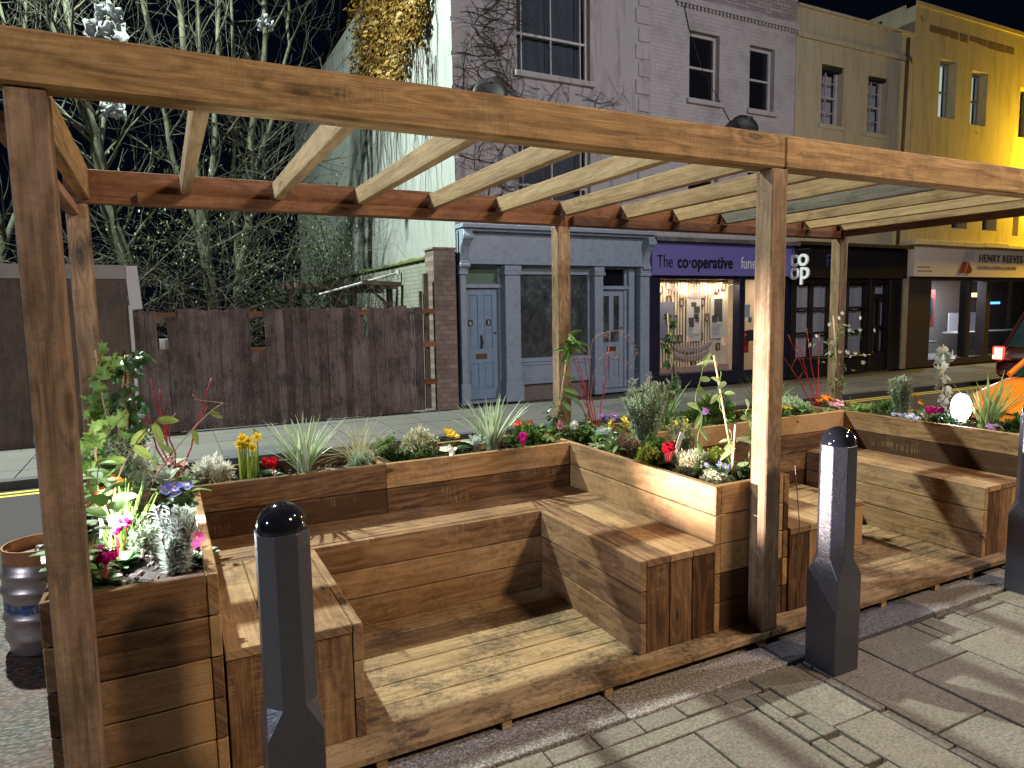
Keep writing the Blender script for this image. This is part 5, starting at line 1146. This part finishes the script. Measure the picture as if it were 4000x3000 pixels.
vine('long bent dry twig with a yellow leaf leaning out of the left planter', [(-2.66, 1.0, PLO), (-2.6, 1.15, .85), (-2.42, 1.4, 1.03), (-2.26, 1.55, 1.13), (-2.17, 1.62, 1.05), (-2.1, 1.65, .95)], [(.97, .3, -.8), (.3, -.3, .3), (.42, .2, -.8), (.5, .8, -.3)], L_YG, curls=0, lr=.07)
vine('short pale twig forking left from the bent dry twig', [(-2.26, 1.55, 1.13), (-2.33, 1.55, 1.145), (-2.4, 1.54, 1.16)], [], L_YG)
rosemary(-2.53, .32, .24, 'bright silver curry plant at the front of the left planter', 20, .32, L_SILV, .022, name='curry_plant')
mound(-2.63, .60, .08, .1, 'small grey green thyme behind the curry plant', L_GREY, 'thyme_clump', n=240, ll=.016)
sedge(-2.72, .62, .28, 'tuft of upright fresh green blades in the left planter', 46, leafm('blade_green', (.1, .22, .03), (.3, .45, .1), .3), .010, .55, 'crocus_leaves', .4)
cyclamen(-2.76, .30, 'magenta cyclamen nearest the front left post', F_MAG, 7, .09); cyclamen(-2.82, .70, 'magenta cyclamen half hidden behind the front left post', F_MAG, 9, .12); cyclamen(-2.72, .48, 'magenta cyclamen under round green leaves in the left planter', F_MAG, 6, .15)
flowers(-2.47, .40, 'single magenta primrose at the inner rim of the left planter', F_MAG, 2, .034, .075, name='primrose', nl=10)
flowers(-2.50, 1.20, 'deep blue pansies at the inner back corner of the left planter', F_BLU, 7, .03, .1, r=.07); flowers(-2.76, 1.05, 'orange pansies in the middle of the left planter', F_ORG, 5, .024, .2, r=.08, lm=L_GREEN, nl=30, ll=.1); flowers(-2.83, .92, 'small red primroses beside the orange pansies', F_RED, 7, .022, .16, r=.07, name='primrose')
flowers(-2.58, 1.52, 'pink and cream primroses below the red dogwood', F_PNK, 8, .02, .14, r=.12, name='primrose', nl=30, lm=L_VAR)
rosette(-2.56, 1.42, .13, 'pale hellebore leaves spreading below the dogwood', L_SILV, 14, .35, 'hellebore', .7, .08); rosette(-2.48, 1.3, .12, 'dark glossy hellebore leaves at the inner corner', L_GREEN, 14, .35, 'hellebore', .5, .05)
t = pt('broad round leaved bush pressed against the front left post', 'leafy_bush', 'shrub', -2.84, .45); m = MB(); s = MB()
for k in range(46):
    c = Vector((R.uniform(-2.88, -2.70), R.uniform(.2, .8), PLO+R.uniform(.02, .42))); m.blade(c, (R.gauss(0, 1), R.gauss(0, 1), R.gauss(.2, .6)), R.uniform(.06, .1), .055, n=5, bend=.6, fold=.15)
    if k % 3 == 0: s.tube([(-2.82, .5, PLO), c], .0025, 4, cap=False)
m.build('leaves', L_GREEN, t); s.build('stems', S_BRN, t)
def bush(x0, x1, y0, y1, h, n, lm, label, ll=(.06, .1), lw=.05):
    t = pt(label, 'leafy_bush', 'shrub', (x0+x1)/2, (y0+y1)/2, 'leafy bushes'); m = MB(); s = MB(); c0 = Vector(((x0+x1)/2, (y0+y1)/2, PLO))
    for k in range(n):
        c = Vector((R.uniform(x0, x1), R.uniform(y0, y1), PLO+h*R.random()**.8)); m.blade(c, (R.gauss(0, 1), R.gauss(-.3, 1), R.gauss(.2, .6)), R.uniform(*ll), lw, n=4, bend=.6, fold=.15)
        if k % 4 == 0: s.tube([c0, c], .002, 4, cap=False)
    m.build('leaves', lm, t); s.build('stems', S_BRN, t)
bush(-2.88, -2.72, 1.0, 1.35, .30, 90, L_GREEN, 'bright green leafy bush in the middle of the left planter'); bush(-2.88, -2.78, .16, .36, .14, 50, L_GREEN, 'low bright green leaves under the nearest magenta cyclamen')
bush(-2.88, -2.45, 1.45, 1.8, .2, 110, L_VAR, 'variegated leaves filling the corner below the cane teepee', (.04, .07), .03); bush(-2.60, -2.44, 1.05, 1.3, .08, 50, L_DARK, 'dark low leaves around the blue pansies', (.04, .06), .03)
bush(-.15, .22, .9, 1.4, .1, 120, L_GREEN, 'mixed low leaves filling the middle planter', (.04, .07), .025); bush(.0, .24, .25, .6, .07, 80, L_DARK, 'dark ground leaves at the front of the middle planter', (.03, .05), .025)
bush(-.3, .25, 1.5, 1.84, .12, 110, L_GREEN, 'mixed leaves around the back centre post', (.05, .08), .03); bush(2.45, 2.85, .3, 1.5, .08, 160, L_GREEN, 'low leaves covering the soil of the right planter', (.04, .06), .025); bush(.45, 2.3, 1.45, 1.84, .08, 220, L_GREEN, 'low leaves covering the soil of the far bay planter', (.04, .07), .025)
vine('twining shoot with long olive leaves in front of the rosemary', [(-2.75, .5, PLO), (-2.72, .62, .95), (-2.64, .75, 1.1), (-2.56, .9, 1.16)], [(.3, .5, .2), (.5, -.8, .2), (.62, .7, -.5), (.8, -.6, -.4), (.9, .3, -.9), (.99, .8, .1)], L_YG, lr=.085)
# --- back planter, left box
mound(-2.33, 1.66, .105, .12, 'white flowering heather left of the daffodils', L_PALE, n=520, tips=F_WHT)
daffodils(-2.15, 1.66, 'cluster of yellow daffodils at the left of the back planter')
cyclamen(-2.03, 1.60, 'crimson cyclamen right of the daffodils', F_RED, 6, .085)
sedge(-1.86, 1.60, .38, 'fountain of white striped blades left in the back planter', 52, L_VAR, .018, .8)
rosette(-1.74, 1.52, .06, 'tiny cream rosette at the rim below the striped blades', L_PALE, 24, .6, 'sedum')
sedge(-1.52, 1.72, .36, 'wispy straw coloured feather grass at the joint of the back planters', 150, L_STRAW, .0025, 1.3, 'feather_grass', 1.5)
mound(-1.53, 1.56, .085, .085, 'grey green cushion below the feather grass', L_GREY, n=420, ll=.02)
# --- back planter, right box
mound(-1.16, 1.68, .15, .15, 'large half white half green heather right of the feather grass', L_GREEN, n=800, tips=L_PALE, ll=.024); mound(-1.33, 1.74, .09, .12, 'green heather just right of the feather grass', L_GREEN, n=360, ll=.022)
flowers(-.95, 1.64, 'yellow primroses over dark leaves in the back planter', F_YEL, 4, .033, .15, name='primrose', r=.07, nl=34, ll=.09, layers=2, np_=7)
flowers(-1.03, 1.50, 'white pansy at the rim below the yellow primroses', F_WHT, 2, .036, .07, r=.03, nl=10)
rosette(-.80, 1.60, .11, 'silver leaved rosette beside the yellow primroses', L_SILV, 16, .4, 'silver_ragwort', .8, .05)
sedge(-.68, 1.62, .40, 'fountain of white striped blades right in the back planter', 52, L_VAR, .017, .7)
flowers(-.40, 1.76, 'rusty red primroses behind the green mound', F_RED, 9, .02, .15, r=.1, name='primrose', nl=24, fm2=F_ORG)
mound(-.40, 1.66, .125, .125, 'rounded green hebe near the right end of the back planter', L_GREEN, 'hebe', n=620, ll=.022, lw=.009)
cyclamen(-.50, 1.52, 'purple cyclamen at the rim before the green hebe', F_MAG, 8, .08)
climber(-.12, 1.72, [((-.15, 1.72, PLO), (.02, 1.78, 1.42))], 9, 'slanting cane with a tuft of long leaves at the back centre post', L_GREEN, 'honeysuckle_cane', .12, 'long', .015)
t = [c for c in scene.objects if c.name.startswith('honeysuckle_cane')][0]; m = MB()
for k in range(22): m.blade((.0+R.gauss(0, .015), 1.76, 1.35+R.gauss(0, .03)), (R.gauss(.2, 1), R.gauss(-.2, .6), R.gauss(-.3, .5)), R.uniform(.09, .15), .03, up=Vector((0, -.7, .6)), n=5, bend=.7)
m.build('leaves', L_GREEN, t)
t = [c for c in scene.objects if c.name.startswith('honeysuckle_cane')][0]; m = MB()
for k in range(26): m.blade((-.14+R.gauss(0, .04), 1.70, .85+R.gauss(0, .06)), (R.gauss(0, 1), R.gauss(0, .6), R.gauss(0, .4)), R.uniform(.06, .09), .032, n=4, bend=.5)
m.build('lower_leaves', L_DARK, t)
for x, y, f, l in ((-.17, 1.62, F_PNK, 'pink pompom daisy at the corner of the middle planter'), (-.09, 1.56, F_WHT, 'white pompom daisy beside the pink one')):
    t = pt(l, 'pompom_daisy', 'flower', x, y, 'pompom daisies'); m = MB(); c = Vector((x, y, PLO+.13))
    for k in range(110): v = sph(); m.blade(c+v*.006, v, .03, .008, n=2, bend=0)
    m.build('petals', f, t); m = MB(); m.tube([(x, y, PLO), c], .0025, 4); leafclump(m, x, y, .04, 14, .06, .028); m.build('leaves', L_GREY, t)
dogwood(.20, 1.70, [(.03, 1.78, 1.32), (.08, 1.78, 1.25), (.33, 1.75, 1.33), (.14, 1.8, 1.3), (-.02, 1.8, 1.12), (.07, 1.72, 1.0)], 'red dogwood right of the back centre post')
vine('dry curly brown vine arching right of the back centre post', [(.1, 1.7, PLO), (.16, 1.75, 1.1), (.2, 1.78, 1.35), (.32, 1.8, 1.42), (.5, 1.8, 1.42), (.6, 1.8, 1.3), (.58, 1.8, 1.18)], [], L_BRN, stemm=simple('dry_pink_stem', (.28, .16, .14), .7), curls=9)
vine('dry vine looping across at door height behind the dogwood', [(.12, 1.72, PLO), (.2, 1.75, 1.15), (.36, 1.78, 1.28), (.5, 1.78, 1.22), (.56, 1.78, 1.1)], [], L_BRN, stemm=bpy.data.materials['dry_pink_stem'], curls=7)
# --- middle planter
mound(-.03, 1.56, .10, .09, 'green cushion right of the pompom daisies', L_GREEN, n=420, ll=.02)
rosette(.10, 1.50, .11, 'grey white cabbage behind the wallflowers', L_SILV, 26, .75, 'cabbage_plant', .6, .03)
flowers(-.02, 1.28, 'fleshy pale green clump at the left rim of the middle planter', F_YEL, 0, .02, .1, L_VAR, 'wallflower', .11, 90, .07, .024, g='leafy bedding')
flowers(.10, 1.34, 'yellow orange wallflowers in the middle planter', F_YEL, 9, .024, .17, L_VAR, 'wallflower', .1, 50, .08, .022, np_=4, fm2=F_ORG)
flowers(.18, 1.62, 'purple asters behind the wallflowers', F_PUR, 6, .028, .16, r=.11, name='aster', np_=9, layers=2)
rosemary(.17, 1.12, .50, 'largest rosemary standing in the middle planter', 26, .42)
mound(-.04, 1.04, .115, .10, 'dried brown heather at the left rim of the middle planter', L_BRN, n=700, ll=.02, lw=.005); mound(.12, .98, .10, .10, 'olive green heather behind the dried one', L_GREEN, n=460, ll=.02)
mound(-.06, .80, .07, .085, 'lime yellow heather left of the red cyclamen', L_LIME, n=460, ll=.018)
cyclamen(-.02, .68, 'bright red cyclamen in the middle planter', F_RED, 12, .11)
rosemary(.11, .72, .27, 'lavender with yellow flowers in front of the big rosemary', 18, .42, name='lavender', flowers=F_YEL)
mound(.03, .53, .095, .11, 'straw pale heather behind the cream sedum', L_STRAW, n=640, ll=.02, tips=L_PALE, lw=.005)
mound(-.05, .27, .075, .05, 'cream knobbly sedum at the front corner of the middle planter', L_PALE, 'sedum', n=420, ll=.012, lw=.011)
flowers(.06, .36, 'pale blue violas behind the cream sedum', F_LIL, 11, .018, .075, r=.07, name='viola'); mound(.16, .50, .085, .1, 'yellow green heather near the centre post', L_LIME, n=420, ll=.018); mound(.15, .78, .08, .12, 'brown heather beside the lavender', L_BRN, n=360, ll=.02, lw=.005)
mound(.18, .27, .07, .06, 'dark green thyme at the foot of the bamboo cane', L_DARK, 'thyme_clump', n=300, ll=.015)
climber(.13, .33, [((.12, .30, PLO), (.05, .40, 1.34)), ((.10, .31, PLO), (.11, .3, .98))], 13, 'bamboo cane with sparse long leaves next to the centre post', L_OLV, 'honeysuckle_cane', .075, 'long', .02, stemm=L_GREEN)
vine('leafy vine rising alone right of the big rosemary', [(.02, .45, PLO), (.0, .46, .88), (.04, .47, 1.0), (.0, .48, 1.1), (.05, .5, 1.2), (.07, .5, 1.28)], [(.12, -.5, -.8), (.2, .3, -1), (.3, .6, -.9), (.45, -.5, -.7), (.5, -.9, .5), (.72, .9, -.4), (.75, .4, -.8), (.8, .6, .1), (.97, .4, 1)], L_OLV, stemm=L_GREEN, lr=.085)
vine('twining pale shoots leaning on the centre post', [(.2, .3, PLO), (.2, .28, .95), (.12, .24, 1.05), (.16, .2, 1.12)], [(.3, -1, .1), (.4, .7, .5), (.5, -.9, .3), (.6, .6, -.6), (.8, -.6, .7), (.9, .8, .3), (.99, -.4, .8)], L_OLV, stemm=L_GREEN, lr=.07)
t = thing('plant_label', 'white plastic plant tag standing by the big rosemary', 'plant tag', (.55, 1.6, PLO), 'white plant tags'); m = MB(); m.box(.52, .55, 1.6, 1.603, .74, 1.10, rot=Matrix.Rotation(.2, 3, 'Y')); m.build('tag', WHITEP, t)
t = thing('plant_label', 'small white plant tag before the lavender', 'plant tag', (.02, .75, PLO), 'white plant tags'); m = MB(); m.box(.0, .03, .62, .623, .8, .9, rot=Matrix.Rotation(.4, 3, 'Y')); m.build('tag', WHITEP, t)
# --- back planter of the far bay
sedge(.75, 1.66, .42, 'dark green blades behind the big rosemary', 34, L_GREEN, .012, .9)
climber(.85, 1.72, [((.95, 1.75, PLO), (.86, 1.75, 1.55))], 46, 'ivy climbing a cane before the lit funeral shop window', L_DARK, wind=.035, size=.065)
mound(1.25, 1.70, .24, .2, 'big green heather in the far bay back planter', L_GREEN, n=1300, ll=.024, ry=.13)
flowers(1.02, 1.50, 'pink flowers left of the big green heather', F_PUR, 4, .03, .13, r=.05)
sedge(1.72, 1.60, .42, 'green blades just right of the centre post', 34, L_GREEN, .014, .8)
flowers(1.86, 1.56, 'small yellow violas right of the centre post', F_YEL, 7, .02, .1, r=.08, name='viola'); mound(2.10, 1.64, .15, .12, 'pale tipped heather in the far bay', L_GREEN, n=620, tips=L_VAR, ll=.022); rosette(1.86, 1.44, .07, 'cream primrose leaves at the rim of the far bay', L_PALE, 22, .6, 'primrose_plant')
dogwood(2.5, 1.72, [(2.2, 1.8, 1.35), (2.3, 1.8, 1.3), (2.42, 1.8, 1.4), (2.58, 1.8, 1.35), (2.1, 1.78, 1.2)], 'red dogwood left of the far back post')
flowers(2.5, 1.62, 'orange primroses at the far back post', F_ORG, 9, .03, .12, r=.07, name='primrose', layers=2)
flowers(2.42, 1.50, 'pink and white cyclamens below the orange primroses', F_PNK, 7, .034, .1, r=.06)
climber(2.85, 1.72, [((2.86, 1.78, PLO), (2.75, 1.8, 1.5))], 60, 'white flowered jasmine wound around the far back post', L_GREEN, 'jasmine_climber', .05, 'long', .09, F_WHT, 22, stemm=L_GREEN)
# --- right planter
flowers(2.66, 1.45, 'sprawling weedy leaves behind the corner of the right planter', F_WHT, 0, .02, .1, L_GREEN, 'bedding_leaves', .13, 26, .11, .03, g='leafy bedding')
mound(2.66, 1.20, .12, .11, 'green mound left of the pointed rosemary', L_GREEN, n=480, ll=.022)
rosemary(2.62, 1.05, .36, 'pointed rosemary standing tallest in the right planter', 20, .16, L_GREY)
flowers(2.68, .98, 'orange flowers right of the pointed rosemary', F_ORG, 3, .024, .17, r=.07, nl=10)
flowers(2.50, .92, 'lilac blue violas along the rim of the right planter', F_LIL, 18, .02, .06, r=.11, name='viola')
cyclamen(2.66, .80, 'hot pink cyclamens left of the glaring spotlight', F_MAG, 12, .09, .07)
mound(2.53, .68, .12, .07, 'low dark mound before the spotlight', L_DARK, n=520, ll=.02)
climber(2.78, .84, [((2.80, .84, PLO), (2.80, .86, 1.28))], 34, 'grey green ivy on a cane behind the spotlight', L_SILV, wind=.04, size=.075)
sedge(2.62, .42, .42, 'tall green blades right of the spotlight', 42, L_VAR if False else leafm('blade_olive', (.12, .2, .06), (.3, .4, .16), .3), .015, .8)
flowers(2.52, .32, 'mauve viola at the right edge of the photo', F_PUR, 6, .024, .06, r=.05, name='viola'); mound(2.68, .22, .1, .1, 'dark leaves at the right edge of the planter', L_GREEN, n=360, ll=.03, lw=.014)
# fallen leaves, twig on the far bench
t = thing('dry_stem', 'thin dry stem with a pale leaf hanging down the side of the centre post', 'stem', (.33, .08, .6)); m = MB(); m.tube([(.31, .085, .78), (.33, .08, .6), (.35, .08, .45), (.335, .085, .2)], .0025, 5); m.build('stem', S_BRN, t)
# ------------------------------------------------------------------ cars
M_CARO = simple('orange_car_paint', (.75, .2, .012), .3, coat=.6, var=.03); M_CARR = simple('maroon_car_paint', (.03, .004, .004), .25, coat=.6, var=.03)
M_TYRE = simple('tyre_rubber', (.012, .012, .012), .8); M_ALLOY = simple('alloy_rim', (.4, .4, .42), .3, .8); M_CARG = simple('car_glass', (.01, .025, .025), .05, var=0)
M_TAILR = simple('tail_lens_red', (.4, .01, .01), .2, emit=(1, .06, .03), es=3); M_TAILW = simple('tail_strip_lit', (.9, .8, .6), .3, emit=(1, .75, .5), es=4); M_HEAD = simple('head_lamp', (.5, .5, .52), .1)
def car(X, Y, dirx, L_, W_, H_, paint, label, suv=False, lit=False, bh=.78):
    t = thing('car', label, 'car', (X, Y, RZ), 'cars on the road'); z0 = RZ
    def P_(u, v, z): return (X+dirx*u, Y+v, z0+z)
    # u: 0 front .. L_ rear ; direction dirx = +1 means the rear lies towards +X
    st = [(0, .42, .62, .72), (.08, .28, .72, .86), (.35, .24, bh, .94), (.9, .24, bh+.12, .97), (1.2, .24, bh+.17, 1), (2.2, .24, bh+.2, 1), (3.2, .24, bh+.22, 1), (L_-.35, .24, bh+.22, .98), (L_-.06, .3, bh+.16, .92), (L_, .42, .7, .84)]
    m = MB(); n = 10; vs = []
    for u, zb, zt, wf in st:
        hw = W_/2*wf
        for (a, b_) in ((-.92, 0), (-1, .18), (-1.0, .55), (-.955, .86), (-.82, 1), (.82, 1), (.955, .86), (1.0, .55), (1, .18), (.92, 0)): vs.append(P_(u, a*hw, zb+(zt-zb)*b_))
    fs = [(i*n+k, i*n+(k+1) % n, (i+1)*n+(k+1) % n, (i+1)*n+k) for i in range(len(st)-1) for k in range(n)]+[tuple(range(n)), tuple((len(st)-1)*n+k for k in reversed(range(n)))]
    m.add(vs, fs); b_ = m.build('body', paint, t, smooth=True); sb = b_.modifiers.new('s', 'SUBSURF'); sb.levels = sb.render_levels = 2
    # greenhouse: base ring and roof ring
    zb = bh+.17; rl = L_-(.15 if suv else .55)
    base = [(1.12, -.80), (1.12, .80), (rl, .80), (rl, -.80)]; top = [(1.95, -.62), (1.95, .62), (rl-.35, .62), (rl-.35, -.62)]
    def ring(q, z): return [P_(u, v*W_/2, z) for u, v in q]
    B_, T_ = ring(base, zb-.02), ring(top, H_)
    m = MB(); m.add(B_+T_, [(0, 1, 5, 4), (1, 2, 6, 5), (2, 3, 7, 6), (3, 0, 4, 7)]); m.build('windows', M_CARG, t)
    m = MB()
    for a, c in ((0, 4), (1, 5), (2, 6), (3, 7)): m.tube([(B_+T_)[a], (B_+T_)[c]], .035, 8)
    mid = [Vector(B_[0]).lerp(Vector(B_[3]), .5), Vector(T_[0]).lerp(Vector(T_[3]), .45)]; m.tube(mid, .03, 6); mid = [Vector(B_[1]).lerp(Vector(B_[2]), .5), Vector(T_[1]).lerp(Vector(T_[2]), .45)]; m.tube(mid, .03, 6)
    for a in range(4): m.tube([T_[a], T_[(a+1) % 4]], .04, 8)
    m.add([(x, y, z+.03) for x, y, z in T_]+T_, [(0, 1, 2, 3), (0, 1, 5, 4), (1, 2, 6, 5), (2, 3, 7, 6), (3, 0, 4, 7)]); m.build('roof', paint, t, smooth=False)
    for u in (.75, L_-.8):
        for v in (-1, 1):
            m = MB(); c = Vector(P_(u, v*(W_/2-.1), .32)); m.tube([c-Vector((0, .1, 0)), c-Vector((0, .095, 0)), c+Vector((0, .095, 0)), c+Vector((0, .1, 0))], [.28, .32, .32, .28], 24); wh = m.build('wheel', M_TYRE, t, smooth=False)
            m = MB(); m.tube([c+Vector((0, v*.1, 0)), c+Vector((0, v*.108, 0))], .2, 16); m.build('rim', M_ALLOY, wh)
    for v in (-1, 1):
        m = MB(); x0, y0, zz = P_(.05, v*W_*.33, .6); m.tube([(x0+dirx*.08, y0, zz), (x0-dirx*.005, y0, zz)], [.12, .1], 14); m.build('headlight', M_HEAD, t, smooth=True)
        m = MB(); x0, y0, zz = P_(L_-.07, v*W_*.42, bh+.02); m.box(min(x0, x0+dirx*.08), max(x0, x0+dirx*.08), y0-.1, y0+.1, zz-.12, zz+.14); tl = m.build('tail_light', M_TAILR, t, bevel=.02)
        if lit:
            m = MB()
            for k in range(6): xx = x0+dirx*.083; m.box(min(xx, xx+dirx*.004), max(xx, xx+dirx*.004), y0-.085, y0+(.05 if k > 1 else .085), zz-.1+k*.037, zz-.075+k*.037)
            m.build('light_strips', M_TAILW, tl)
        if v > 0: continue
        m = MB(); q = P_(1.35, v*W_*.53, zb+.06); m.tube([q, (q[0]+dirx*.03, q[1]+v*.12, q[2]+.03)], [.06, .08], 10); m.build('wing_mirror', paint, t, smooth=True)
    return t
car(5.55, 1.66, 1, 4.1, 1.75, 1.48, M_CARO, 'orange car parked beyond the right end of the timber benches')
car(16.3, 4.55, -1, 4.3, 1.8, 1.62, M_CARR, 'dark maroon car with a bright strip tail light driving away', suv=True, lit=True, bh=.8)
